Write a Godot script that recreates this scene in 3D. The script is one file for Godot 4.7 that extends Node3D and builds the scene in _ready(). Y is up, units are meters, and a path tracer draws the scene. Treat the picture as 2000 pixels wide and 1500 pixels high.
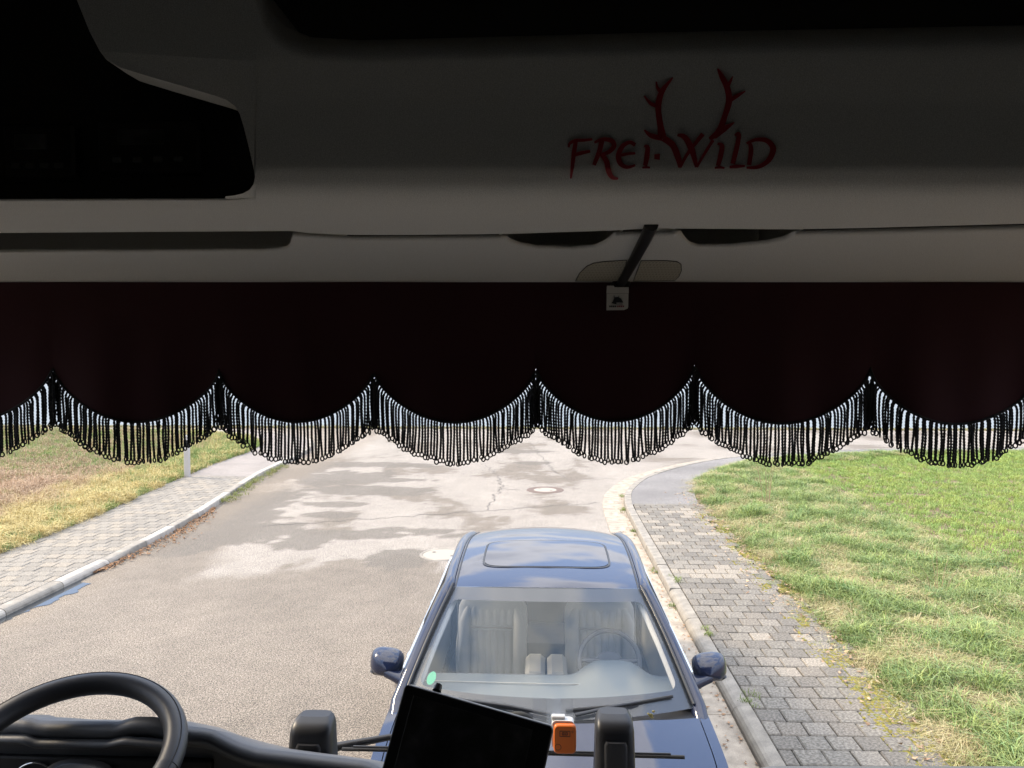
extends Node3D
# View from a truck cab through the windscreen on a parked blue car at a T-junction. Units are metres, y up.
# The road runs along -z, the camera stands at x = 0, z = 0, 2.85 m above the road.

const EYE := Vector3(0, 2.85, 0)
const FOCAL := 1500.0
var look := Basis()
var rng := RandomNumberGenerator.new()
var M := {}
var names := {}

func _ready():
	rng.seed = 7741
	make_camera()
	make_light()
	make_materials()
	make_ground()
	make_road()
	make_left_side()
	make_right_side()
	make_vegetation()
	make_car()
	make_truck()
	make_curtain()
	make_small_things()

# ------------------------------------------------------------------ camera and light
func make_camera():
	var yaw := atan(59.0 / FOCAL)
	var pitch := -atan(60.0 / FOCAL * cos(yaw))
	look = Basis(Vector3.UP, yaw) * Basis(Vector3.RIGHT, pitch)
	var c := Camera3D.new()
	c.name = "camera"
	c.transform = Transform3D(look, EYE)
	c.fov = rad_to_deg(2.0 * atan(750.0 / FOCAL))
	c.near = 0.05
	c.far = 2000.0
	add_child(c)
	c.current = true

func make_light():
	var w := 1024
	var h := 512
	var im := Image.create(w, h, false, Image.FORMAT_RGBF)
	var n1 := FastNoiseLite.new()
	n1.seed = 11
	n1.frequency = 1.0
	n1.fractal_octaves = 5
	n1.noise_type = FastNoiseLite.TYPE_SIMPLEX_SMOOTH
	var horizon := Vector3(0.215, 0.243, 0.275)
	for j in h:
		var el := (0.5 - (j + 0.5) / h) * PI
		var ce := cos(el)
		var se := sin(el)
		for i in w:
			var c := horizon
			if el > 0.0:
				var az := (i + 0.5) / w * TAU
				var s := pow(1.0 - se, 2.2)
				c = Vector3(0.40, 0.54, 0.84).lerp(horizon, s)
				var k := 1.0 / (se + 0.22)
				var v := n1.get_noise_3d(cos(az) * ce * k * 1.7, 3.0 + se * 0.6, sin(az) * ce * k * 1.7)
				var cl := smoothstep(-0.14, 0.22, v)
				var lum := (0.34 + 0.92 * se) * (1.08 - 0.35 * smoothstep(0.15, 0.6, v))
				c = c.lerp(Vector3(lum * 1.04, lum, lum * 0.94), cl * 0.85 * smoothstep(0.0, 0.12, se) )
			im.set_pixel(i, j, Color(c.x, c.y, c.z))
	var pano := PanoramaSkyMaterial.new()
	pano.panorama = ImageTexture.create_from_image(im)
	var sky := Sky.new()
	sky.sky_material = pano
	var e := Environment.new()
	e.background_mode = Environment.BG_SKY
	e.sky = sky
	e.background_energy_multiplier = 1.0
	e.tonemap_mode = Environment.TONE_MAPPER_LINEAR
	e.tonemap_exposure = 3.4
	e.sdfgi_enabled = true
	e.ssao_enabled = true
	e.ssil_enabled = true
	var we := WorldEnvironment.new()
	we.name = "world_environment"
	we.environment = e
	add_child(we)
	var sun := DirectionalLight3D.new()
	sun.name = "sun"
	sun.light_energy = 0.5
	sun.light_color = Color(1.0, 0.92, 0.80)
	sun.light_angular_distance = 12.0
	sun.shadow_enabled = true
	var from := Vector3(-0.85, 0.68, -0.30).normalized()
	sun.transform = Transform3D(Basis.looking_at(-from, Vector3.UP), Vector3(0, 30, 0))
	add_child(sun)

# ------------------------------------------------------------------ helpers
func at(px: float, py: float, depth: float) -> Vector3:
	# the point seen at a place of the photograph, on the upright plane that lies depth metres ahead
	var d := look * Vector3((px - 1000.0) / FOCAL, -(py - 750.0) / FOCAL, -1.0)
	return EYE + d * (depth / -d.z)

func lin(r: float, g: float, b: float, a := 1.0) -> Color:
	var c := Color(r, g, b, a).linear_to_srgb()
	c.a = a
	return c

func mat(called: String, c: Color, rough := 0.8, metal := 0.0) -> StandardMaterial3D:
	var m := StandardMaterial3D.new()
	m.resource_name = called
	m.albedo_color = c
	m.roughness = rough
	m.metallic = metal
	M[called] = m
	return m

func noise_image(size: int, seed_: int, lo: float, hi: float, freq: float, oct := 4, speck := 0.0) -> ImageTexture:
	# a tiling grey grain between lo and hi
	var n := FastNoiseLite.new()
	n.seed = seed_
	n.frequency = freq
	n.fractal_octaves = oct
	var src := n.get_seamless_image(size, size)
	src.convert(Image.FORMAT_L8)
	var d := src.get_data()
	var o := PackedByteArray()
	o.resize(size * size * 3)
	var r := RandomNumberGenerator.new()
	r.seed = seed_
	for i in size * size:
		var v := lo + (hi - lo) * d[i] / 255.0 + (r.randf() - 0.5) * speck
		var b := int(clampf(v, 0.0, 1.0) * 255.0)
		o[i * 3] = b
		o[i * 3 + 1] = b
		o[i * 3 + 2] = b
	var im := Image.create_from_data(size, size, false, Image.FORMAT_RGB8, o)
	im.generate_mipmaps()
	return ImageTexture.create_from_image(im)

func obj(called: String, mesh: Mesh, m: Material, parent: Node = null, pos := Vector3.ZERO) -> MeshInstance3D:
	var o := MeshInstance3D.new()
	o.mesh = mesh
	o.material_override = m
	o.position = pos
	if parent == null:
		o.name = numbered(called)
		add_child(o)
	else:
		o.name = called
		parent.add_child(o, true)
	return o

func numbered(called: String) -> String:
	if not names.has(called):
		names[called] = 0
		return called
	names[called] += 1
	return "%s_%03d" % [called, names[called]]

func thing(called: String, label: String, category: String, pos := Vector3.ZERO, group := "") -> Node3D:
	var o := Node3D.new()
	o.name = numbered(called)
	add_child(o)
	o.position = pos
	tag(o, label, category, group)
	return o

func node(called: String, parent: Node, pos := Vector3.ZERO) -> Node3D:
	var o := Node3D.new()
	o.name = called
	o.position = pos
	parent.add_child(o, true)
	return o

func tag(o: Node, label: String, category := "", group := "", kind := ""):
	if label: o.set_meta("label", label)
	if category: o.set_meta("category", category)
	if group: o.set_meta("group", group)
	if kind: o.set_meta("kind", kind)

func struct(o: Node, label := ""):
	o.set_meta("kind", "structure")
	if label: o.set_meta("label", label)

func new_st() -> SurfaceTool:
	var st := SurfaceTool.new()
	st.begin(Mesh.PRIMITIVE_TRIANGLES)
	return st

func done(st: SurfaceTool) -> ArrayMesh:
	st.generate_normals()
	return st.commit()

func tri(st: SurfaceTool, a: Vector3, b: Vector3, c: Vector3):
	st.add_vertex(a)
	st.add_vertex(b)
	st.add_vertex(c)

func quad(st: SurfaceTool, a: Vector3, b: Vector3, c: Vector3, d: Vector3):
	tri(st, a, b, c)
	tri(st, a, c, d)

func grid_into(st: SurfaceTool, pts: Array, smooth := 0):
	# pts: rows of PackedVector3Array of the same length
	st.set_smooth_group(smooth)
	for j in pts.size() - 1:
		var a: PackedVector3Array = pts[j]
		var b: PackedVector3Array = pts[j + 1]
		for i in a.size() - 1:
			quad(st, a[i], a[i + 1], b[i + 1], b[i])

func grid_mesh(pts: Array) -> ArrayMesh:
	# an indexed sheet of rows with shared normals
	var st := new_st()
	grid_into(st, pts)
	return done(st)

func sheet(nu: int, nv: int, f: Callable, thick := Vector3.ZERO) -> ArrayMesh:
	var rows := []
	for j in nv + 1:
		var r := PackedVector3Array()
		for i in nu + 1:
			r.append(f.call(float(i) / nu, float(j) / nv))
		rows.append(r)
	var st := new_st()
	grid_into(st, rows, 0)
	if thick != Vector3.ZERO:
		var back := []
		for r in rows:
			var q := PackedVector3Array()
			for k in range(r.size() - 1, -1, -1):
				q.append(r[k] + thick)
			back.append(q)
		grid_into(st, back, 1)
		var first: PackedVector3Array = rows[0]
		var last: PackedVector3Array = rows[nv]
		st.set_smooth_group(2)
		for i in nu:
			quad(st, first[i + 1], first[i], first[i] + thick, first[i + 1] + thick)
			quad(st, last[i], last[i + 1], last[i + 1] + thick, last[i] + thick)
		for j in nv:
			var l0: Vector3 = rows[j][0]
			var l1: Vector3 = rows[j + 1][0]
			var r0: Vector3 = rows[j][nu]
			var r1: Vector3 = rows[j + 1][nu]
			quad(st, l0, l1, l1 + thick, l0 + thick)
			quad(st, r1, r0, r0 + thick, r1 + thick)
	return done(st)

func box_into(st: SurfaceTool, c: Vector3, s: Vector3, bev := 0.0, b := Basis()):
	# a box with chamfered edges
	var h := s * 0.5
	st.set_smooth_group(-1)
	var v := func(x, y, z): return c + b * Vector3(x, y, z)
	if bev <= 0.0:
		for ax in 3:
			for sg in [-1.0, 1.0]:
				var n := Vector3.ZERO; n[ax] = sg * h[ax]
				var u := Vector3.ZERO; u[(ax + 1) % 3] = h[(ax + 1) % 3]
				var w := Vector3.ZERO; w[(ax + 2) % 3] = h[(ax + 2) % 3] * sg
				quad(st, c + b * (n - u - w), c + b * (n - u + w), c + b * (n + u + w), c + b * (n + u - w))
		return
	var i := h - Vector3.ONE * bev
	for ax in 3:
		var a1 := (ax + 1) % 3
		var a2 := (ax + 2) % 3
		for sg in [-1.0, 1.0]:
			var n := Vector3.ZERO; n[ax] = sg * h[ax]
			var u := Vector3.ZERO; u[a1] = i[a1]
			var w := Vector3.ZERO; w[a2] = i[a2] * sg
			quad(st, c + b * (n - u - w), c + b * (n - u + w), c + b * (n + u + w), c + b * (n + u - w))
	for ax in 3:
		var a1 := (ax + 1) % 3
		var a2 := (ax + 2) % 3
		for s1 in [-1.0, 1.0]:
			for s2 in [-1.0, 1.0]:
				var e := Vector3.ZERO; e[ax] = i[ax]
				var p := Vector3.ZERO; p[a1] = s1 * h[a1]; p[a2] = s2 * i[a2]
				var q := Vector3.ZERO; q[a1] = s1 * i[a1]; q[a2] = s2 * h[a2]
				if s1 * s2 > 0:
					quad(st, c + b * (p - e), c + b * (p + e), c + b * (q + e), c + b * (q - e))
				else:
					quad(st, c + b * (p + e), c + b * (p - e), c + b * (q - e), c + b * (q + e))
	for sx in [-1.0, 1.0]:
		for sy in [-1.0, 1.0]:
			for sz in [-1.0, 1.0]:
				var p := Vector3(sx * h.x, sy * i.y, sz * i.z)
				var q := Vector3(sx * i.x, sy * h.y, sz * i.z)
				var r := Vector3(sx * i.x, sy * i.y, sz * h.z)
				if sx * sy * sz > 0: tri(st, c + b * p, c + b * r, c + b * q)
				else: tri(st, c + b * p, c + b * q, c + b * r)

func box(s: Vector3, bev := 0.0, c := Vector3.ZERO, b := Basis()) -> ArrayMesh:
	var st := new_st()
	box_into(st, c, s, bev, b)
	return done(st)

func tube_into(st: SurfaceTool, pts: Array, radii: Array, sides := 8, caps := true, flat := 1.0, flat_axis := Vector3.UP):
	# a round bar along pts; flat squeezes it along flat_axis
	var rings := []
	var up := Vector3.UP
	for k in pts.size():
		var p: Vector3 = pts[k]
		var t: Vector3 = ((pts[mini(k + 1, pts.size() - 1)] as Vector3) - (pts[maxi(k - 1, 0)] as Vector3)).normalized()
		if absf(t.dot(up)) > 0.98: up = Vector3.RIGHT if absf(t.x) < 0.9 else Vector3.BACK
		var a := t.cross(up).normalized()
		var b := a.cross(t).normalized()
		up = b
		var r: float = radii[mini(k, radii.size() - 1)]
		var ring := PackedVector3Array()
		for i in sides + 1:
			var an := TAU * i / sides
			var o := (a * cos(an) + b * sin(an)) * r
			if flat != 1.0: o -= flat_axis * o.dot(flat_axis) * (1.0 - flat)
			ring.append(p + o)
		rings.append(ring)
	grid_into(st, rings, 0)
	if caps:
		st.set_smooth_group(-1)
		for e in [0, rings.size() - 1]:
			var ring: PackedVector3Array = rings[e]
			var c: Vector3 = pts[e]
			for i in sides:
				if e == 0: tri(st, c, ring[i + 1], ring[i])
				else: tri(st, c, ring[i], ring[i + 1])

func tube(pts: Array, radii: Array, sides := 8, caps := true, flat := 1.0, flat_axis := Vector3.UP) -> ArrayMesh:
	var st := new_st()
	tube_into(st, pts, radii, sides, caps, flat, flat_axis)
	return done(st)

func loft_into(st: SurfaceTool, rings: Array, caps := true, smooth := 0):
	# closed rings of equal length
	var rows := []
	for r in rings:
		var q: PackedVector3Array = r.duplicate()
		q.append(q[0])
		rows.append(q)
	grid_into(st, rows, smooth)
	if caps:
		st.set_smooth_group(-1)
		for e in [0, rings.size() - 1]:
			var r: PackedVector3Array = rings[e]
			var c := Vector3.ZERO
			for p in r: c += p
			c /= r.size()
			for i in r.size():
				if e == 0: tri(st, c, r[(i + 1) % r.size()], r[i])
				else: tri(st, c, r[i], r[(i + 1) % r.size()])

func loft(rings: Array, caps := true) -> ArrayMesh:
	var st := new_st()
	loft_into(st, rings, caps)
	return done(st)

func disc_into(st: SurfaceTool, c: Vector3, r0: float, r1: float, sides: int, y0 := 0.0, y1 := 0.0):
	st.set_smooth_group(-1)
	for i in sides:
		var a := TAU * i / sides
		var b := TAU * (i + 1) / sides
		var p := Vector3(cos(a), 0, sin(a))
		var q := Vector3(cos(b), 0, sin(b))
		if r0 <= 0.0: tri(st, c + Vector3.UP * y0, c + p * r1 + Vector3.UP * y1, c + q * r1 + Vector3.UP * y1)
		else: quad(st, c + p * r0 + Vector3.UP * y0, c + p * r1 + Vector3.UP * y1, c + q * r1 + Vector3.UP * y1, c + q * r0 + Vector3.UP * y0)

func super_ring(c: Vector3, ax: Vector3, ay: Vector3, n: int, pw: float) -> PackedVector3Array:
	# a rounded rectangle: pw 2 is an ellipse, larger is squarer
	var r := PackedVector3Array()
	for i in n:
		var t := TAU * i / n
		var x := signf(cos(t)) * pow(absf(cos(t)), 2.0 / pw)
		var y := signf(sin(t)) * pow(absf(sin(t)), 2.0 / pw)
		r.append(c + ax * x + ay * y)
	return r

func rounded_block(s: Vector3, pw := 4.0, ends := 0.25, n := 20) -> ArrayMesh:
	# a soft block, long axis y
	var rings := []
	for k in 9:
		var t := k / 8.0 * 2.0 - 1.0
		var f := pow(1.0 - pow(absf(t), 5.0), 0.5) if absf(t) < 1.0 else 0.0
		f = lerpf(1.0 - ends, 1.0, f)
		rings.append(super_ring(Vector3(0, t * s.y * 0.5, 0), Vector3(s.x * 0.5 * f, 0, 0), Vector3(0, 0, s.z * 0.5 * f), n, pw))
	return loft(rings)

func prism_into(st: SurfaceTool, poly: PackedVector2Array, place: Callable, thick: Vector3):
	# a flat outline with thickness; place turns a 2D corner into a point
	var idx := Geometry2D.triangulate_polygon(poly)
	st.set_smooth_group(-1)
	for k in range(0, idx.size(), 3):
		var a: Vector3 = place.call(poly[idx[k]])
		var b: Vector3 = place.call(poly[idx[k + 1]])
		var c: Vector3 = place.call(poly[idx[k + 2]])
		tri(st, a, b, c)
		tri(st, a + thick, c + thick, b + thick)
	for i in poly.size():
		var p: Vector3 = place.call(poly[i])
		var q: Vector3 = place.call(poly[(i + 1) % poly.size()])
		quad(st, q, p, p + thick, q + thick)

func path_at(p: PackedVector2Array, s: float) -> Array:
	# the point and the direction s metres along a polyline in the ground plane
	var left := s
	for i in p.size() - 1:
		var l := p[i].distance_to(p[i + 1])
		if left <= l or i == p.size() - 2:
			return [p[i].lerp(p[i + 1], left / l), (p[i + 1] - p[i]).normalized()]
		left -= l
	return [p[0], Vector2.RIGHT]

func smooth_path(p: Array, step := 0.25) -> PackedVector2Array:
	var c := Curve2D.new()
	for i in p.size():
		var a: Vector2 = p[maxi(i - 1, 0)]
		var b: Vector2 = p[mini(i + 1, p.size() - 1)]
		var q: Vector2 = p[i]
		var tn := (b - a).normalized()
		var li := q.distance_to(a) / 3.0
		var lo := q.distance_to(b) / 3.0
		c.add_point(q, -tn * li, tn * lo)
	c.bake_interval = step
	return c.get_baked_points()

func x_of(p: Array, z: float) -> float:
	# x on a polyline whose z falls from one point to the next
	for i in p.size() - 1:
		if z <= p[i].y and z >= p[i + 1].y:
			return lerpf(p[i].x, p[i + 1].x, (z - p[i].y) / (p[i + 1].y - p[i].y))
	return p[0].x if z > p[0].y else p[p.size() - 1].x

# ------------------------------------------------------------------ materials
func make_materials():
	var grain := noise_image(512, 3, 0.34, 1.0, 0.16, 3, 0.70)
	var soft := noise_image(512, 5, 0.62, 1.0, 0.012, 5, 0.14)
	var fine := noise_image(256, 9, 0.0, 1.0, 0.25, 2, 0.5)
	var stone := noise_image(512, 12, 0.56, 1.0, 0.03, 5, 0.30)
	var cast := noise_image(512, 13, 0.72, 1.0, 0.010, 5, 0.20)
	var m := mat("road_surface", Color.WHITE, 0.92)
	m.vertex_color_use_as_albedo = true
	m.albedo_texture = grain
	m.uv1_triplanar = true
	m.uv1_world_triplanar = true
	m.uv1_scale = Vector3.ONE / 1.5
	m.heightmap_enabled = false
	m = mat("soil", Color.WHITE, 1.0)
	m.vertex_color_use_as_albedo = true
	m.albedo_texture = soft
	m.uv1_triplanar = true
	m.uv1_world_triplanar = true
	m.uv1_scale = Vector3.ONE * 0.9
	for a in [["concrete", 0.36, 0.325, 0.272], ["concrete_pale", 0.52, 0.475, 0.415], ["gutter_concrete", 0.48, 0.41, 0.325], ["kerb_worn", 0.37, 0.335, 0.285]]:
		m = mat(a[0], lin(a[1], a[2], a[3]), 0.9)
		m.albedo_texture = cast
		m.uv1_triplanar = true
		m.uv1_world_triplanar = true
		m.uv1_scale = Vector3.ONE * 0.9
	var tones := [[0.295, 0.268, 0.226], [0.325, 0.294, 0.247], [0.255, 0.23, 0.195], [0.355, 0.318, 0.266], [0.31, 0.274, 0.226], [0.45, 0.395, 0.32], [0.36, 0.325, 0.275], [0.41, 0.37, 0.312]]
	for k in tones.size():
		m = mat("paver_%d" % k, lin(tones[k][0], tones[k][1], tones[k][2]), 0.93)
		m.albedo_texture = stone
		m.uv1_triplanar = true
		m.uv1_world_triplanar = true
		m.uv1_scale = Vector3.ONE * (2.1 + 0.13 * k)
		m.uv1_offset = Vector3(0.31, 0.17, 0.23) * k
	mat("manhole_concrete", lin(0.34, 0.305, 0.255), 0.9)
	mat("joint_sand", lin(0.10, 0.085, 0.06), 1.0)
	mat("tar", lin(0.10, 0.09, 0.082), 0.8)
	mat("cast_iron", lin(0.135, 0.095, 0.078), 0.8)
	m = mat("water", lin(0.03, 0.035, 0.04), 0.02)
	m.metallic_specular = 0.8
	m = mat("blade", Color.WHITE, 0.75)
	m.vertex_color_use_as_albedo = true
	m.backlight_enabled = true
	m.backlight = Color(0.35, 0.35, 0.35)
	m = mat("litter", Color.WHITE, 0.9)
	m.vertex_color_use_as_albedo = true
	mat("post_white", lin(0.44, 0.41, 0.385), 0.6)
	mat("stalk", lin(0.34, 0.25, 0.15), 0.9)
	# car
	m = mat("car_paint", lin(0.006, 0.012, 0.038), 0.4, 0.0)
	m.metallic_specular = 0.2
	m.clearcoat_enabled = true
	m.clearcoat = 1.0
	m.clearcoat_roughness = 0.03
	mat("car_trim", lin(0.02, 0.021, 0.024), 0.45)
	mat("chrome", lin(0.80, 0.81, 0.83), 0.12, 1.0)
	m = mat("car_glass", lin(0.30, 0.45, 0.50, 0.03), 0.0)
	m.transparency = BaseMaterial3D.TRANSPARENCY_ALPHA
	m.metallic_specular = 0.46
	m = mat("car_side_glass", lin(0.03, 0.04, 0.04, 0.55), 0.0)
	m.transparency = BaseMaterial3D.TRANSPARENCY_ALPHA
	m = mat("roof_glass", lin(0.012, 0.02, 0.05), 0.03)
	m.metallic_specular = 0.7
	mat("glass_print", lin(0.018, 0.018, 0.024), 0.5)
	mat("leather", lin(0.40, 0.395, 0.37), 0.6)
	mat("leather_seam", lin(0.30, 0.285, 0.25), 0.6)
	mat("car_dash", lin(0.105, 0.122, 0.128), 0.8)
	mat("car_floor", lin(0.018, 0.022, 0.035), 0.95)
	mat("car_headlining", lin(0.45, 0.44, 0.41), 0.95)
	mat("rubber", lin(0.02, 0.02, 0.02), 0.85)
	mat("lamp_glass", lin(0.5, 0.52, 0.55), 0.1, 0.6)
	mat("green_sticker", lin(0.02, 0.26, 0.14), 0.6)
	# truck
	m = mat("headliner_cloth", lin(0.77, 0.77, 0.735), 0.97)
	m.albedo_texture = fine_cloth()
	m.uv1_triplanar = true
	m.uv1_scale = Vector3.ONE * 9.0
	mat("cab_grey", lin(0.09, 0.09, 0.085), 0.85)
	mat("cab_beige", lin(0.27, 0.26, 0.235), 0.9)
	mat("cab_dark", lin(0.09, 0.09, 0.085), 0.95)
	mat("console_black", lin(0.012, 0.012, 0.014), 0.5)
	m = mat("dash_plastic", lin(0.095, 0.099, 0.108), 0.45)
	m.heightmap_enabled = true
	m.heightmap_texture = fine
	m.heightmap_scale = 0.04
	m.uv1_triplanar = true
	m.uv1_scale = Vector3.ONE * 6.0
	m = mat("wheel_leather", lin(0.030, 0.031, 0.036), 0.42)
	m.heightmap_enabled = true
	m.heightmap_texture = fine
	m.heightmap_scale = 0.02
	m.uv1_triplanar = true
	m.uv1_scale = Vector3.ONE * 9.0
	mat("black_plastic", lin(0.011, 0.011, 0.013), 0.42)
	m = mat("windscreen_glass", lin(0.5, 0.55, 0.55, 0.015), 0.0)
	m.transparency = BaseMaterial3D.TRANSPARENCY_ALPHA
	m.metallic_specular = 0.25
	mat("truck_paint", lin(0.35, 0.36, 0.38), 0.3)
	m = mat("velvet", lin(0.030, 0.003, 0.007), 0.95)
	m.rim_enabled = true
	m.rim = 0.3
	m.rim_tint = 1.0
	m.backlight_enabled = true
	m.backlight = Color(0.03, 0.004, 0.004)
	mat("cord_black", lin(0.010, 0.010, 0.012), 0.8)
	mat("label_cloth", lin(0.62, 0.62, 0.60), 0.9)
	mat("print_black", lin(0.02, 0.025, 0.035), 0.8)
	mat("print_red", lin(0.20, 0.02, 0.04), 0.8)
	mat("sticker_red", lin(0.34, 0.008, 0.018), 0.45)
	m = mat("screen", lin(0.085, 0.085, 0.095), 0.32)
	m.albedo_texture = noise_image(256, 44, 0.0, 1.0, 0.022, 4, 0.05)
	m.uv1_triplanar = true
	m.uv1_scale = Vector3.ONE * 3.0
	m.metallic_specular = 0.65
	mat("bezel", lin(0.012, 0.012, 0.014), 0.4)
	mat("shell_grey", lin(0.42, 0.42, 0.40), 0.5)
	mat("box_orange", lin(0.78, 0.17, 0.012), 0.4)
	mat("box_white", lin(0.75, 0.75, 0.74), 0.45)
	mat("splat", lin(0.62, 0.52, 0.20), 0.8)

func fine_cloth() -> ImageTexture:
	return noise_image(256, 21, 0.78, 1.0, 0.2, 2, 0.16)

# ------------------------------------------------------------------ ground and road
var right_edge := [Vector2(2.62, 8), Vector2(2.62, -6), Vector2(2.70, -9), Vector2(2.74, -13), Vector2(2.80, -15.3), Vector2(3.1, -16.8), Vector2(3.72, -18.0), Vector2(4.86, -19.6), Vector2(6.5, -20.8), Vector2(9.4, -21.7), Vector2(14, -22.2), Vector2(60, -22.6)]
var left_edge := [Vector2(-7.58, 8), Vector2(-7.58, -11), Vector2(-7.7, -13), Vector2(-8.05, -16), Vector2(-8.3, -18.8), Vector2(-8.3, -21), Vector2(-8.6, -23), Vector2(-9.8, -25), Vector2(-12, -26.2), Vector2(-17, -26.8), Vector2(-60, -27.2)]
var right_kerb := [Vector2(1.50, 6), Vector2(1.50, -6), Vector2(1.50, -13.4), Vector2(1.56, -14.6), Vector2(1.74, -15.7), Vector2(2.35, -17.4), Vector2(3.7, -19.4), Vector2(4.95, -20.6), Vector2(7, -21.8), Vector2(10, -22.7), Vector2(14, -23.2), Vector2(30, -23.7)]
var left_kerb := [Vector2(-5.81, 6), Vector2(-5.81, -6), Vector2(-5.82, -11), Vector2(-5.95, -13), Vector2(-6.2, -15), Vector2(-6.5, -17.5), Vector2(-6.62, -20), Vector2(-6.85, -22.5), Vector2(-7.9, -25.2), Vector2(-10, -26.9), Vector2(-13, -27.7), Vector2(-30, -28.2)]

func coloured_grid(xs: Array, zs: Array, y: Callable, col: Callable) -> ArrayMesh:
	var st := new_st()
	for j in zs.size():
		for i in xs.size():
			var x: float = xs[i]
			var z: float = zs[j]
			st.set_color(col.call(x, z))
			st.add_vertex(Vector3(x, y.call(x, z), z))
	var n := xs.size()
	for j in zs.size() - 1:
		for i in n - 1:
			var a := j * n + i
			for k in [a, a + 1, a + n + 1, a, a + n + 1, a + n]:
				st.add_index(k)
	return done(st)

func steps(from: float, to: float, step: float) -> Array:
	var r := []
	var n := maxi(1, int(round(absf(to - from) / step)))
	for i in n: r.append(lerpf(from, to, float(i) / n))
	return r

func make_ground():
	var g := FastNoiseLite.new()
	g.seed = 2
	g.frequency = 0.05
	var xs := [-600, -300, -150, -80] + steps(-60, 60, 4) + [60, 100, 200, 600]
	var zs := [80, 30, 0, -10, -20, -28.9, -29.05, -29.4, -30, -31, -34, -40, -60, -100, -200, -400, -900]
	var mesh := coloured_grid(xs, zs,
		func(x, z): return -0.07 if z > -29.0 else -0.015 - 0.10 * clampf(-29.05 - z, 0, 0.6) - 0.128 * maxf(0.0, -29.6 - z),
		func(x, z):
			var v: float = g.get_noise_2d(x, z)
			return Color(0.26, 0.21, 0.12).lerp(Color(0.14, 0.19, 0.06), smoothstep(-0.2, 0.3, v)))
	struct(obj("ground", mesh, M.soil))

var streaks := [Vector4(-3.6, -15.74, 1.33, 0.53), Vector4(-3.43, -17.03, 1.26, 0.35), Vector4(-4.05, -14.25, 0.77, 0.34), Vector4(-2.88, -11.84, 1.7, 0.30), Vector4(-2.13, -12.2, 0.74, 0.25), Vector4(-2.0, -10.6, 0.42, 0.50), Vector4(-3.79, -13.34, 0.54, 0.26), Vector4(-3.61, -11.3, 0.46, 0.5), Vector4(-4.7, -11.95, 0.9, 1.0), Vector4(-5.4, -13.5, 1.1, 2.7), Vector4(-0.2, -19.9, 0.5, 0.3), Vector4(-0.9, -22.2, 1.2, 0.4), Vector4(-5.2, -17.5, 1.6, 1.2), Vector4(-4.6, -19.4, 1.8, 0.5)]

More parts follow.
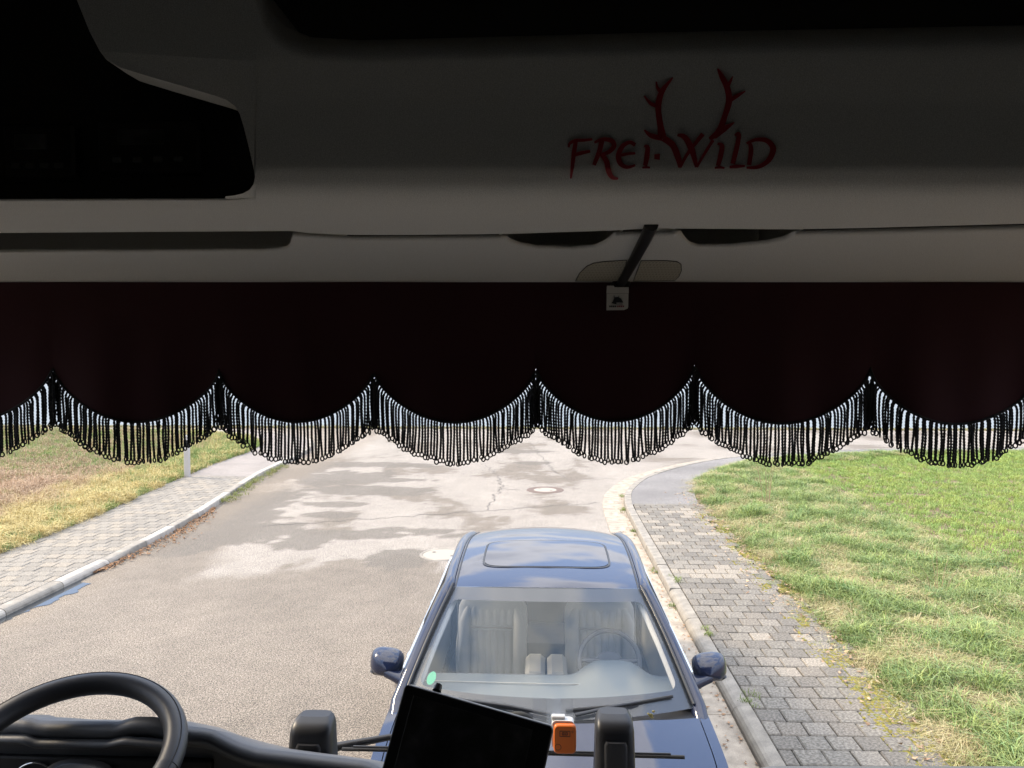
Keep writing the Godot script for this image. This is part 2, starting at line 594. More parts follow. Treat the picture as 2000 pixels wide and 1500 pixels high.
func make_road():
	var n1 := FastNoiseLite.new()
	n1.seed = 4
	n1.frequency = 0.42
	n1.fractal_octaves = 5
	var n2 := FastNoiseLite.new()
	n2.seed = 8
	n2.frequency = 2.6
	n2.fractal_octaves = 3
	var base := Color(0.415, 0.352, 0.283)
	var pale := Color(0.60, 0.535, 0.46)
	var damp := Color(0.30, 0.262, 0.218)
	var col := func(x: float, z: float) -> Color:
		var a := n1.get_noise_2d(x, z * 0.6)
		var b := n2.get_noise_2d(x, z)
		var region := smoothstep(-9.2 + a * 1.6, -10.1 + a * 1.6, z) * smoothstep(-4.9, -3.7, x + a * 2.2 + 0.12 * maxf(0.0, -13.0 - z))
		region = maxf(region, smoothstep(-19.5, -22.0, z + a * 2.0))
		var l := region * smoothstep(-0.16, 0.02, a + 0.13 + b * 0.20)
		var c := base.lerp(pale, l * 0.95)
		c = c * (1.0 + a * 0.22 + b * 0.13)
		var s := 0.0
		for e in streaks:
			var q := Vector2((x - e.x) / e.z, (z - e.y) / e.w).length_squared() + a * 1.3 + b * 0.5
			if q < 1.25: s = maxf(s, 1.0 - smoothstep(0.8, 1.1, q))
		c = c.lerp(damp, s * 0.85)
		# the strip along the kerb holds tan dirt
		c = c.lerp(Color(0.46, 0.37, 0.27), 0.45 * smoothstep(-5.2, -5.75, x + b * 0.2))
		c.a = 1.0
		return c
	var xs := [-60, -35, -25] + steps(-18, -6.4, 0.4) + steps(-6.4, 2.0, 0.07) + steps(2.0, 16, 0.5) + [16, 25, 40, 60]
	var zs := [8, 4, 0, -3] + steps(-4.5, -21, 0.07) + steps(-21, -28.8, 0.15) + [-28.8, -29.0]
	var road := obj("road", coloured_grid(xs, zs, func(x, z): return 0.0 if z > -28.9 else -0.01, col), M.road_surface)
	struct(road)
	# cracks and joints, thin strips of tar
	var jit := FastNoiseLite.new()
	jit.seed = 31
	jit.frequency = 1.9
	for c in [[Vector2(-0.35, -24.2), Vector2(0.05, -20.6), Vector2(0.6, -17.4), Vector2(1.1, -17.35), Vector2(1.7, -17.4)], [Vector2(-1.5, -19.6), Vector2(-1.1, -18.0), Vector2(-0.92, -16.3), Vector2(-1.0, -13.85)], [Vector2(-4.6, -12.4), Vector2(-1.0, -13.76), Vector2(1.06, -14.62)], [Vector2(-0.9, -16.0), Vector2(-0.45, -15.95)]]:
		var p := smooth_path(c, 0.12)
		var a := PackedVector3Array()
		var b := PackedVector3Array()
		for i in p.size():
			var d := (p[mini(i + 1, p.size() - 1)] - p[maxi(i - 1, 0)]).normalized()
			var nn := Vector2(-d.y, d.x)
			var q := p[i] + nn * jit.get_noise_2d(p[i].x * 2.0, p[i].y * 2.0) * 0.16
			var w := 0.008 + 0.008 * absf(jit.get_noise_2d(p[i].x * 5.0 + 40.0, p[i].y * 5.0))
			a.append(Vector3(q.x - nn.x * w, 0.004, q.y - nn.y * w))
			b.append(Vector3(q.x + nn.x * w, 0.004, q.y + nn.y * w))
		obj("crack", grid_mesh([a, b]), M.tar, road)
	manhole(Vector3(0.068, 0, -15.94), 0.385, 0.24, "round manhole cover with a rusty iron ring behind the blue car", M.cast_iron)
	manhole(Vector3(-1.40, 0, -10.73), 0.33, 0.285, "pale concrete manhole cover half hidden by the parked blue car", M.kerb_worn)
	# puddle along the left kerb
	var st := new_st()
	st.set_smooth_group(-1)
	var pn := FastNoiseLite.new()
	pn.seed = 6
	pn.frequency = 1.7
	var ra := PackedVector3Array()
	var rb := PackedVector3Array()
	for i in 60:
		var t := i / 59.0
		var z := lerpf(-7.3, -10.3, t)
		var w := 0.28 * sqrt(sin(PI * t)) * (0.75 + 0.7 * pn.get_noise_1d(z * 1.3))
		if z < -9.2: w *= 0.35
		ra.append(Vector3(-5.812, 0.005, z))
		rb.append(Vector3(-5.812 + maxf(w, 0.01), 0.005, z))
	grid_into(st, [ra, rb], -1)
	struct(obj("puddle_water", done(st), M.water), "narrow rain puddle along the far kerb")
	# fallen leaves swept against the left kerb
	var lm := curled_leaf()
	var xf := []
	var cl := []
	for k in 800:
		var z := -9.6 - 4.2 * pow(rng.randf(), 0.9)
		var dens := 0.34 * sin(clampf((z + 9.4) / -4.6, 0.0, 1.0) * PI)
		var x := x_of(left_kerb, z) + 0.02 + absf(rng.randfn(0.0, 0.5)) * dens
		xf.append(Transform3D(Basis.from_euler(Vector3(rng.randfn(0, 0.35), rng.randf() * TAU, rng.randfn(0, 0.35))).scaled(Vector3.ONE * rng.randf_range(0.4, 1.0)), Vector3(x, 0.012 + rng.randf() * 0.02, z)))
		cl.append(Color(0.34, 0.17, 0.07).lerp(Color(0.20, 0.12, 0.07), rng.randf()) * rng.randf_range(0.7, 1.2))
	scatter("fallen_leaves", lm, M.litter, xf, cl, "rusty brown fallen leaves swept against the far kerb")

func manhole(p: Vector3, r: float, inner: float, label: String, ring: Material):
	var t := thing("manhole_cover", label, "manhole cover", p, "manhole covers in the road")
	var st := new_st()
	disc_into(st, Vector3.ZERO, inner + 0.006, r, 40, 0.006, 0.006)
	disc_into(st, Vector3.ZERO, r, r + 0.004, 40, 0.006, 0.0)
	disc_into(st, Vector3.ZERO, inner + 0.002, inner + 0.006, 40, -0.02, 0.006)
	obj("ring", done(st), ring, t)
	st = new_st()
	disc_into(st, Vector3.ZERO, 0.0, inner - 0.01, 40, 0.008, 0.008)
	disc_into(st, Vector3.ZERO, inner - 0.01, inner, 40, 0.008, 0.003)
	obj("cover", done(st), M.manhole_concrete, t)
	for k in 2:
		var a := 0.6 + PI * k
		st = new_st()
		disc_into(st, Vector3(cos(a), 0, sin(a)) * inner * 0.6, 0.0, 0.028, 12, 0.011, 0.011)
		obj("lifting_hole", done(st), M.tar, t)

func curled_leaf() -> ArrayMesh:
	var st := new_st()
	st.set_smooth_group(-1)
	var pts := [Vector3(-0.03, 0.006, 0), Vector3(-0.01, 0, 0.018), Vector3(0.03, 0.008, 0), Vector3(-0.01, 0, -0.018)]
	tri(st, pts[0], pts[1], pts[2])
	tri(st, pts[0], pts[2], pts[3])
	return done(st)

func scatter(called: String, mesh: Mesh, m: Material, xf: Array, cl: Array, label: String, parent: Node = null) -> MultiMeshInstance3D:
	var mm := MultiMesh.new()
	mm.transform_format = MultiMesh.TRANSFORM_3D
	mm.use_colors = true
	mm.mesh = mesh
	mm.instance_count = xf.size()
	for i in xf.size():
		mm.set_instance_transform(i, xf[i])
		mm.set_instance_color(i, cl[i])
	var o := MultiMeshInstance3D.new()
	o.multimesh = mm
	o.material_override = m
	o.name = numbered(called)
	add_child(o)
	tag(o, label, called.split("_")[-1], "", "stuff")
	return o

func kerb(called: String, path: Array, side: float, label: String, length: float, m: Material):
	var root := Node3D.new()
	root.name = called
	add_child(root)
	struct(root, label)
	var p := smooth_path(path, 0.2)
	var prof := [Vector2(0, -0.05), Vector2(0, 0.035), Vector2(0.010, 0.055), Vector2(0.030, 0.073), Vector2(0.055, 0.080), Vector2(0.138, 0.084), Vector2(0.138, -0.05)]
	var upright := [Vector2(0, -0.05), Vector2(0.004, 0.045), Vector2(0.008, 0.078), Vector2(0.014, 0.090), Vector2(0.030, 0.094), Vector2(0.138, 0.090), Vector2(0.138, -0.05)]
	var s := 0.0
	while s < length:
		var a: Array = path_at(p, s)
		var b: Array = path_at(p, s + 1.0)
		var len_ := 1.0 if (a[1] as Vector2).dot(b[1]) > 0.997 else 0.5
		var rings := []
		var lift := rng.randf_range(-0.004, 0.004)
		for k in 4:
			var q: Array = path_at(p, s + 0.006 + (len_ - 0.012) * k / 3.0)
			var d: Vector2 = q[1]
			var n := Vector2(-d.y, d.x) * side
			var r := PackedVector3Array()
			for v in (upright if (q[0] as Vector2).y < (-10.6 if side < 0 else -9.0) else prof):
				var w: Vector2 = q[0] + n * v.x
				r.append(Vector3(w.x, v.y + (lift if v.y > 0 else 0.0), w.y))
			rings.append(r)
		var st := new_st()
		loft_into(st, rings, true, -1)
		obj("kerb_stone", done(st), m if rng.randf() < 0.6 else M.kerb_worn, root)
		s += len_

func paver_meshes() -> Array:
	return [box(Vector3(0.191, 0.06, 0.195), 0.006), box(Vector3(0.092, 0.06, 0.195), 0.006), box(Vector3(0.193, 0.06, 0.197), 0.009)]

func strip(a: PackedVector3Array, b: PackedVector3Array, col: Callable) -> ArrayMesh:
	var st := new_st()
	var n := 6
	for i in a.size():
		for k in n + 1:
			var p := a[i].lerp(b[i], float(k) / n)
			st.set_color(col.call(p.x, p.z))
			st.add_vertex(p)
	for i in a.size() - 1:
		for k in n:
			var q := i * (n + 1) + k
			for e in [q, q + 1, q + n + 2, q, q + n + 2, q + n + 1]: st.add_index(e)
	return done(st)

func offset_path(path: Array, side: float, off: float, y: float, s0: float, s1: float, step := 0.25) -> PackedVector3Array:
	var p := smooth_path(path, 0.2)
	var r := PackedVector3Array()
	var s := s0
	while s <= s1:
		var q: Array = path_at(p, s)
		var d: Vector2 = q[1]
		var w: Vector2 = q[0] + Vector2(-d.y, d.x) * side * off
		r.append(Vector3(w.x, y, w.y))
		s += step
	return r

func make_left_side():
	kerb("kerb_left", left_kerb, -1.0, "pale concrete kerb across the road", 36.0, M.concrete_pale)
	var n := FastNoiseLite.new()
	n.seed = 77
	n.frequency = 0.8
	var walk := Node3D.new()
	walk.name = "sidewalk_left"
	add_child(walk)
	struct(walk, "grey block-paved footway across the road")
	obj("bedding", strip(offset_path(left_kerb, -1.0, 0.14, 0.052, 0.0, 23.2), offset_path(left_kerb, -1.0, 1.80, 0.052, 0.0, 23.2), func(x, z): return Color(0.14, 0.12, 0.09)), M.soil, walk)
	obj("asphalt_strip", strip(offset_path(left_kerb, -1.0, 0.14, 0.081, 23.0, 44.0), offset_path(left_kerb, -1.0, 1.95, 0.081, 23.0, 44.0), func(x, z): return Color(0.56, 0.50, 0.455) * (1.0 + 0.25 * n.get_noise_2d(x, z))), M.road_surface, walk)
	var pm := paver_meshes()
	var mats := [M.paver_6, M.paver_6, M.paver_7, M.paver_6, M.paver_5, M.paver_7]
	var rest := [new_st(), new_st(), new_st()]
	var row := 0
	var z := -4.8
	while z > -17.0:
		var x0: float = x_of(left_kerb, z) - 0.145
		var half := row % 2 == 1
		var k := 0
		var x := x0
		while x > x0 - 1.60 - (0.10 if rng.randf() < 0.4 else 0.0):
			var w := 0.10 if half and k == 0 else 0.20
			var pos := Vector3(x - w * 0.5, 0.052 + rng.randf_range(-0.003, 0.004), z)
			var bas := Basis.from_euler(Vector3(rng.randfn(0, 0.006), rng.randfn(0, 0.008), rng.randfn(0, 0.006)))
			var mm: Material = mats[mini(5, int(rng.randf() * 6.0))] if rng.randf() > 0.1 else M.paver_5
			if z > -11.6:
				var o := obj("paver", pm[1] if w < 0.15 else pm[0], mm, walk, pos)
				o.basis = bas
			else:
				box_into(rest[1 if mm == M.paver_7 else (2 if mm == M.paver_5 else 0)], pos, Vector3(w - 0.008, 0.06, 0.196), 0.006, bas)
			x -= w
			k += 1
		z -= 0.205
		row += 1
	for k in 3:
		var far := obj("paver_field", done(rest[k]), [M.paver_6, M.paver_7, M.paver_5][k], walk)
		far.set_meta("kind", "stuff")
	# verge: a bumpy sheet behind the footway
	var bump := FastNoiseLite.new()
	bump.seed = 15
	bump.frequency = 0.7
	bump.fractal_octaves = 4
	var st := new_st()
	var zs := steps(8, -9, 0.5) + steps(-9, -27.2, 0.18)
	var us := []
	for i in 70: us.append(pow(i / 69.0, 2.6))
	for zz in zs:
		var xe: float = x_of(left_edge, zz)
		for u in us:
			var x := lerpf(xe, -62.0, u)
			var v := bump.get_noise_2d(x, zz)
			var soil := Color(0.20, 0.155, 0.10).lerp(Color(0.30, 0.23, 0.145), smoothstep(-0.3, 0.3, v))
			st.set_color(soil)
			st.add_vertex(Vector3(x, 0.055 + (0.07 * v + 0.035) * smoothstep(0.0, 0.5, xe - x), zz))
	var nn := us.size()
	for j in zs.size() - 1:
		for i in nn - 1:
			var a := j * nn + i
			for e in [a, a + 1, a + nn + 1, a, a + nn + 1, a + nn]: st.add_index(e)
	struct(obj("verge_ground_left", done(st), M.soil))
	# white marker post
	var t := thing("marker_post", "white roadside post at the back of the far footway", "post", Vector3(-7.96, 0.05, -16.85))
	var rings := []
	for y in [0.0, 0.5, 0.92, 0.95, 0.97]:
		var w = 0.062 if y < 0.93 else 0.062 - (y - 0.93) * 1.2
		rings.append(super_ring(Vector3(0, y, 0), Vector3(w, 0, 0), Vector3(0, 0, 0.05), 16, 4.0))
	obj("shaft", loft(rings), M.post_white, t)
	obj("band", loft([super_ring(Vector3(0, 0.70, 0), Vector3(0.0635, 0, 0), Vector3(0, 0, 0.0515), 16, 4.0), super_ring(Vector3(0, 0.86, 0), Vector3(0.0635, 0, 0), Vector3(0, 0, 0.0515), 16, 4.0)]), M.cord_black, t)

func make_right_side():
	kerb("kerb_right", right_kerb, 1.0, "concrete kerb beside the parked car", 42.0, M.concrete)
	# gutter slabs
	var root := Node3D.new()
	root.name = "gutter"
	add_child(root)
	struct(root, "tan concrete gutter slabs between the parked car and the kerb")
	var p := smooth_path(right_kerb, 0.2)
	var s := 0.0
	while s < 36.0:
		var a: Array = path_at(p, s)
		var b: Array = path_at(p, s + 1.0)
		var len_ := 1.0 if (a[1] as Vector2).dot(b[1]) > 0.997 else 0.5
		var rings := []
		for k in 3:
			var q: Array = path_at(p, s + 0.004 + (len_ - 0.008) * k / 2.0)
			var d: Vector2 = q[1]
			var n := Vector2(-d.y, d.x)
			var r := PackedVector3Array()
			for v in [Vector2(-0.006, -0.04), Vector2(-0.006, 0.008), Vector2(-0.20, 0.005), Vector2(-0.40, 0.010), Vector2(-0.405, -0.04)]:
				var w: Vector2 = q[0] + n * v.x
				r.append(Vector3(w.x, v.y, w.y))
			rings.append(r)
		var st := new_st()
		loft_into(st, rings, true, -1)
		obj("gutter_slab", done(st), M.gutter_concrete, root)
		s += len_
	# footway
	var n := FastNoiseLite.new()
	n.seed = 78
	n.frequency = 0.8
	var walk := Node3D.new()
	walk.name = "sidewalk_right"
	add_child(walk)
	struct(walk, "grey block-paved footway beside the parked car")
	obj("bedding", strip(offset_path(right_kerb, 1.0, 0.14, 0.052, 0.0, 20.2), offset_path(right_kerb, 1.0, 1.45, 0.052, 0.0, 20.2), func(x, z): return Color(0.085, 0.078, 0.05)), M.soil, walk)
	obj("asphalt_strip", strip(offset_path(right_kerb, 1.0, 0.14, 0.083, 20.05, 44.0), offset_path(right_kerb, 1.0, 1.36, 0.083, 20.05, 44.0), func(x, z):
		var v := n.get_noise_2d(x * 0.7, z * 0.7)
		return Color(0.43, 0.405, 0.385) * (1.0 + 0.35 * v)), M.road_surface, walk)
	var pm := paver_meshes()
	var mats := [M.paver_0, M.paver_1, M.paver_2, M.paver_3, M.paver_4, M.paver_0, M.paver_2]
	var row := 0
	var z := -4.62
	while z > -14.15:
		var x0: float = x_of(right_kerb, z) + 0.145
		var half := row % 2 == 1
		var k := 0
		var x := x0
		var lim := 1.02 + 0.012 * maxf(0.0, -6.0 - z) + (0.12 if rng.randf() < 0.5 else 0.0)
		while x < x0 + lim:
			var w := 0.10 if half and k == 0 else 0.20
			var pale := n.get_noise_2d(x * 0.9, z * 0.9) > 0.33 and z < -9.2 or rng.randf() < (0.025 if z > -9.5 else 0.10)
			var mm: Material = M.paver_5 if pale else mats[rng.randi() % 7]
			var edge := smoothstep(x0 + 0.85, x0 + 1.25, x)
			var o := obj("paver", pm[1] if w < 0.15 else pm[[0, 2][rng.randi() % 2]], mm, walk, Vector3(x + w * 0.5, 0.054 + rng.randf_range(-0.003, 0.004) - 0.012 * edge * rng.randf(), z))
			o.basis = Basis.from_euler(Vector3(rng.randfn(0, 0.007), rng.randfn(0, 0.010), rng.randfn(0, 0.007)))
			x += w
			k += 1
		z -= 0.205
		row += 1
	# verge and field ground
	var bump := FastNoiseLite.new()
	bump.seed = 16
	bump.frequency = 0.8
	bump.fractal_octaves = 4
	var st := new_st()
	var zs := steps(8, -4, 0.5) + steps(-4, -22.6, 0.14)
	var us := []
	for i in 110: us.append(pow(i / 109.0, 2.4))
	for zz in zs:
		var xe: float = x_of(right_edge, zz)
		for u in us:
			var x := lerpf(xe, 62.0, u)
			var v := bump.get_noise_2d(x, zz)
			var soil := Color(0.22, 0.155, 0.09).lerp(Color(0.32, 0.23, 0.14), smoothstep(-0.3, 0.3, v))
			var h := right_height(x, zz, v)
			st.set_color(soil)
			st.add_vertex(Vector3(x, h, zz))
	var nn := us.size()
	for j in zs.size() - 1:
		for i in nn - 1:
			var a := j * nn + i
			for e in [a, a + nn, a + nn + 1, a, a + nn + 1, a + 1]: st.add_index(e)
	struct(obj("verge_ground_right", done(st), M.soil))

func right_height(x: float, z: float, v: float) -> float:
	var xe := x_of(right_edge, z)
	return 0.052 + (0.065 * v + 0.05) * smoothstep(0.05, 0.9, x - xe) * (1.0 - 0.75 * smoothstep(5.2, 6.2, x))

# ------------------------------------------------------------------ vegetation
func clump(n: int, h: float, spread: float, lean: float, width: float, seed_: int) -> ArrayMesh:
	var r := RandomNumberGenerator.new()
	r.seed = seed_
	var st := new_st()
	st.set_smooth_group(-1)
	for k in n:
		var a := r.randf() * TAU
		var b := Vector3(cos(a), 0, sin(a)) * spread * sqrt(r.randf())
		var dir := Vector3.RIGHT.rotated(Vector3.UP, r.randf() * TAU)
		var hh := h * r.randf_range(0.55, 1.1)
		var le := lean * r.randf_range(0.3, 1.2)
		var side := dir.cross(Vector3.UP).normalized().rotated(Vector3.UP, r.randf_range(-0.8, 0.8)) * width * r.randf_range(0.7, 1.2)
		var m := b + dir * hh * le * 0.35 + Vector3.UP * hh * 0.62
		var t := b + dir * hh * le + Vector3.UP * hh * (1.0 - 0.32 * le)
		var tone := r.randf_range(0.72, 1.15)
		st.set_color(Color(tone, tone, tone))
		quad(st, b - side, b + side, m + side * 0.8, m - side * 0.8)
		tri(st, m - side * 0.8, m + side * 0.8, t)
	return done(st)

func in_view(x: float, z: float) -> bool:
	var d := -z
	return d > 3.0 and absf(x + 0.04 * d) < 0.80 * d + 0.8

func make_vegetation():
	var n := FastNoiseLite.new()
	n.seed = 101
	n.frequency = 1.5
	n.fractal_octaves = 4
	var n2 := FastNoiseLite.new()
	n2.seed = 102
	n2.frequency = 2.1
	var bump := FastNoiseLite.new()
	bump.seed = 16
	bump.frequency = 0.8
	bump.fractal_octaves = 4
	var bump_l := FastNoiseLite.new()
	bump_l.seed = 15
	bump_l.frequency = 0.7
	bump_l.fractal_octaves = 4
	var greens := [Color(0.19, 0.30, 0.065), Color(0.15, 0.27, 0.085), Color(0.28, 0.37, 0.095), Color(0.23, 0.33, 0.10)]
	var straws := [Color(0.60, 0.49, 0.27), Color(0.52, 0.41, 0.21), Color(0.64, 0.55, 0.33), Color(0.42, 0.30, 0.165)]
	# right verge: tufts of green between mats of dry straw
	var gx := []; var gc := []; var sx := []; var sc := []
	for k in 30000:
		var z := -4.0 - 18.4 * pow(rng.randf(), 1.35)
		var xe := x_of(right_edge, z)
		var x := xe - 0.06 + (5.9 - xe + 0.5 * n2.get_noise_1d(z)) * rng.randf() if xe < 5.4 else xe + 2.5 * rng.randf()
		if not in_view(x, z): continue
		var v := n.get_noise_2d(x, z * 0.8) + 0.25 * n2.get_noise_2d(x, z)
		var y := right_height(x, z, bump.get_noise_2d(x, z)) - 0.01
		var near := smoothstep(0.0, 0.5, x - xe)
		if rng.randf() > 0.25 + 0.75 * near: continue
		var turn := Basis(Vector3.UP, rng.randf() * TAU)
		if v > 0.20 + 0.14 * smoothstep(0.2, 2.0, x - xe) + rng.randfn(0, 0.26):
			sx.append(Transform3D(turn.scaled(Vector3.ONE * rng.randf_range(0.7, 1.25) * lerpf(0.6, 1.0, near)), Vector3(x, y, z)))
			sc.append((straws[rng.randi() % 4] as Color).lerp(greens[2], rng.randf() * 0.45) * rng.randf_range(0.85, 1.15))
		else:
			gx.append(Transform3D(turn.scaled(Vector3.ONE * rng.randf_range(0.6, 1.15) * lerpf(0.5, 1.0 + maxf(0.0, -v) * 0.9, near)), Vector3(x, y, z)))
			gc.append((greens[rng.randi() % 4] as Color).lerp(straws[0], rng.randf() * 0.22) * rng.randf_range(0.8, 1.2))
	split_scatter("verge_grass", [clump(16, 0.13, 0.07, 0.9, 0.0030, 1), clump(14, 0.165, 0.06, 1.0, 0.0032, 2), clump(18, 0.10, 0.08, 0.8, 0.003, 3)], gx, gc, "rough green grass on the verge beside the footway")
	split_scatter("dry_grass", [clump(18, 0.12, 0.08, 1.7, 0.0022, 4), clump(16, 0.15, 0.07, 1.9, 0.0022, 5)], sx, sc, "flattened straw-coloured dry grass on the verge")
	# field: short young grass, thin enough for the soil to show
	gx = []; gc = []
	for k in 64000:
		var z := -7.0 - 15.4 * rng.randf()
		var x := 5.2 + 17.0 * rng.randf()
		if x < x_of(right_edge, z) + 0.1 or not in_view(x, z): continue
		var v := n.get_noise_2d(x * 0.8 + 50.0, z * 0.8)
		var track := absf(x - (5.75 + 0.25 * n2.get_noise_1d(z * 0.5)))
		if v > 0.30 and rng.randf() < 0.6: continue
		if track < 0.28 and rng.randf() < 0.75: continue
		gx.append(Transform3D(Basis(Vector3.UP, rng.randf() * TAU).scaled(Vector3.ONE * rng.randf_range(0.6, 1.2) * (1.0 + 0.35 * smoothstep(-18.0, -22.0, z))), Vector3(x, right_height(x, z, bump.get_noise_2d(x, z)) - 0.005, z)))
		gc.append(Color(0.30, 0.39, 0.085).lerp(Color(0.22, 0.35, 0.085), clampf(0.5 + v * 1.5, 0, 1)).lerp(straws[3], 0.12 * rng.randf()) * rng.randf_range(0.85, 1.25))
	split_scatter("field_grass", [clump(9, 0.085, 0.06, 0.9, 0.0040, 6), clump(8, 0.10, 0.07, 0.8, 0.0042, 7), clump(10, 0.07, 0.07, 1.2, 0.0040, 8)], gx, gc, "short bright green young grass of the field")
	# left verge: yellow straw by the footway, brown matted growth behind, green towards the junction
	gx = []; gc = []; sx = []; sc = []
	for k in 42000:
		var z := -7.5 - 19.6 * pow(rng.randf(), 0.9)
		var xe := x_of(left_edge, z)
		var x := xe + 0.05 - 12.0 * pow(rng.randf(), 1.5)
		if not in_view(x, z): continue
		var back := xe - x
		var v := n.get_noise_2d(x * 0.8, z * 0.7) + 0.2 * n2.get_noise_2d(x, z)
		var green := smoothstep(-14.5, -19.0, z + v * 3.0) * 0.75 + smoothstep(0.05, 0.25, v) * (1.0 - smoothstep(0.3, 1.6, back)) * 0.9
		var y := 0.05 + (0.07 * bump_l.get_noise_2d(x, z) + 0.035) * smoothstep(0.0, 0.5, back)
		var turn := Basis(Vector3.UP, rng.randf() * TAU)
		if rng.randf() < green:
			gx.append(Transform3D(turn.scaled(Vector3.ONE * rng.randf_range(0.6, 1.1)), Vector3(x, y, z)))
			gc.append((greens[rng.randi() % 4] as Color).lerp(Color(0.36, 0.33, 0.12), rng.randf() * 0.5) * rng.randf_range(0.85, 1.2))
		else:
			var brown := smoothstep(0.9, 2.2, back + v * 1.2)
			sx.append(Transform3D(turn.scaled(Vector3.ONE * rng.randf_range(0.6, 1.2)), Vector3(x, y, z)))
			sc.append((Color(0.60, 0.49, 0.21) * rng.randf_range(0.8, 1.2)).lerp(Color(0.46, 0.31, 0.215) * rng.randf_range(0.65, 1.35), brown * 0.85))
	split_scatter("verge_grass", [clump(14, 0.16, 0.07, 0.8, 0.0045, 11), clump(14, 0.20, 0.07, 0.7, 0.0045, 12)], gx, gc, "green grass on the far verge towards the junction")
	split_scatter("dry_grass", [clump(16, 0.20, 0.08, 1.5, 0.004, 13), clump(15, 0.26, 0.08, 1.2, 0.0042, 14), clump(16, 0.15, 0.09, 1.8, 0.004, 15)], sx, sc, "yellow and brown dry grass behind the far footway")
	# dry edge of grass along the crest behind the junction
	sx = []; sc = []
	for k in 5200:
		var z := -28.75 - 1.1 * rng.randf()
		var x := rng.randf_range(-26, 22)
		sx.append(Transform3D(Basis(Vector3.UP, rng.randf() * TAU).scaled(Vector3.ONE * rng.randf_range(0.5, 1.0)), Vector3(x, -0.02 if z > -29.05 else -0.06, z)))
		sc.append(Color(0.40, 0.33, 0.19).lerp(Color(0.2, 0.25, 0.09), rng.randf() * 0.6))
	split_scatter("dry_grass", [clump(12, 0.14, 0.10, 1.0, 0.006, 16)], sx, sc, "dry grass edge along the crest beyond the junction")
	# moss cushions beside the pavers
	var lump := new_st()
	var rings := []
	for e in [[1.0, 0.0], [0.85, 0.35], [0.5, 0.6], [0.15, 0.68]]:
		rings.append(super_ring(Vector3(0, e[1], 0), Vector3(e[0], 0, 0), Vector3(0, 0, e[0]), 7, 2.0))
	loft_into(lump, rings, true, -1)
	var lump_mesh := done(lump)
	gx = []; gc = []
	for k in 11000:
		var z := -4.3 - 9.0 * pow(rng.randf(), 1.6)
		var x: float = x_of(right_edge, z) + rng.randfn(0.05, 0.10) + 0.06 * n2.get_noise_1d(z * 2.0)
		if n2.get_noise_2d(x * 1.2, z * 0.55) + n.get_noise_1d(z * 1.4) * 0.6 < 0.02 - 0.45 * smoothstep(-7.5, -5.5, z): continue
		var s := rng.randf_range(0.007, 0.021)
		gx.append(Transform3D(Basis(Vector3.UP, rng.randf() * TAU).scaled(Vector3(s, s * 0.9, s)), Vector3(x, 0.075, z)))
		gc.append(Color(0.24, 0.19, 0.025).lerp(Color(0.14, 0.145, 0.03), rng.randf()) * rng.randf_range(0.7, 1.15))
	scatter("moss", lump_mesh, M.litter, gx, gc, "yellow moss cushions along the edge of the pavers")
	# dead leaves and twigs on the verge edge
	gx = []; gc = []
	for k in 900:
		var z := -4.3 - 11.0 * rng.randf()
		var x: float = x_of(right_edge, z) + rng.randfn(0.15, 0.18)
		gx.append(Transform3D(Basis.from_euler(Vector3(rng.randfn(0, 0.3), rng.randf() * TAU, rng.randfn(0, 0.3))).scaled(Vector3.ONE * rng.randf_range(0.3, 1.0)), Vector3(x, 0.09 + rng.randf() * 0.02, z)))
		gc.append(Color(0.40, 0.28, 0.17).lerp(Color(0.22, 0.14, 0.09), rng.randf()) * rng.randf_range(0.6, 1.5))
	for k in 260:
		var z := -4.5 - 10.5 * rng.randf()
		gx.append(Transform3D(Basis.from_euler(Vector3(rng.randfn(0, 0.3), rng.randf() * TAU, 0)).scaled(Vector3.ONE * rng.randf_range(0.2, 0.7)), Vector3(x_of(right_kerb, z) - 0.01 - absf(rng.randfn(0, 0.09)), 0.016, z)))
		gc.append(Color(0.30, 0.18, 0.10) * rng.randf_range(0.6, 1.4))
	scatter("leaf_litter", curled_leaf(), M.litter, gx, gc, "dead brown leaf litter beside the pavers and in the gutter")
	# weeds in the joints of kerb and pavers
	var wc := clump(14, 0.05, 0.05, 1.1, 0.003, 30)
	gx = []; gc = []
	for w in [Vector3(1.48, 0.01, -9.9), Vector3(1.66, 0.08, -9.35), Vector3(1.45, 0.01, -12.2), Vector3(1.47, 0.01, -13.9), Vector3(1.60, 0.01, -15.2), Vector3(1.64, 0.085, -6.1), Vector3(1.65, 0.085, -7.6), Vector3(1.49, 0.01, -8.6)]:
		for k in 9:
			gx.append(Transform3D(Basis(Vector3.UP, rng.randf() * TAU).scaled(Vector3.ONE * rng.randf_range(0.5, 1.1)), w + Vector3(rng.randfn(0, 0.03), 0, rng.randfn(0, 0.08))))
			gc.append(Color(0.20, 0.26, 0.06) * rng.randf_range(0.8, 1.2))
	for k in 160:
		var z := rng.randf_range(-14.2, -19.0)
		gx.append(Transform3D(Basis(Vector3.UP, rng.randf() * TAU).scaled(Vector3.ONE * rng.randf_range(0.7, 1.9)), Vector3(x_of(left_kerb, z) + rng.randfn(0.06, 0.10), 0.03, z)))
		gc.append(Color(0.22, 0.27, 0.07).lerp(Color(0.4, 0.3, 0.14), rng.randf() * 0.5))
	scatter("joint_weeds", wc, M.blade, gx, gc, "small green weeds in the joints along the kerbs")
	# upright dry stalks
	stalk_plant(Vector3(4.05, 0.10, -13.9), [Vector2(-0.22, 0.95), Vector2(-0.06, 0.85), Vector2(0.06, 1.0), Vector2(0.12, 0.8), Vector2(0.0, 0.6)], "thin dry stalks standing in the grass behind the footway curve", 0.006)
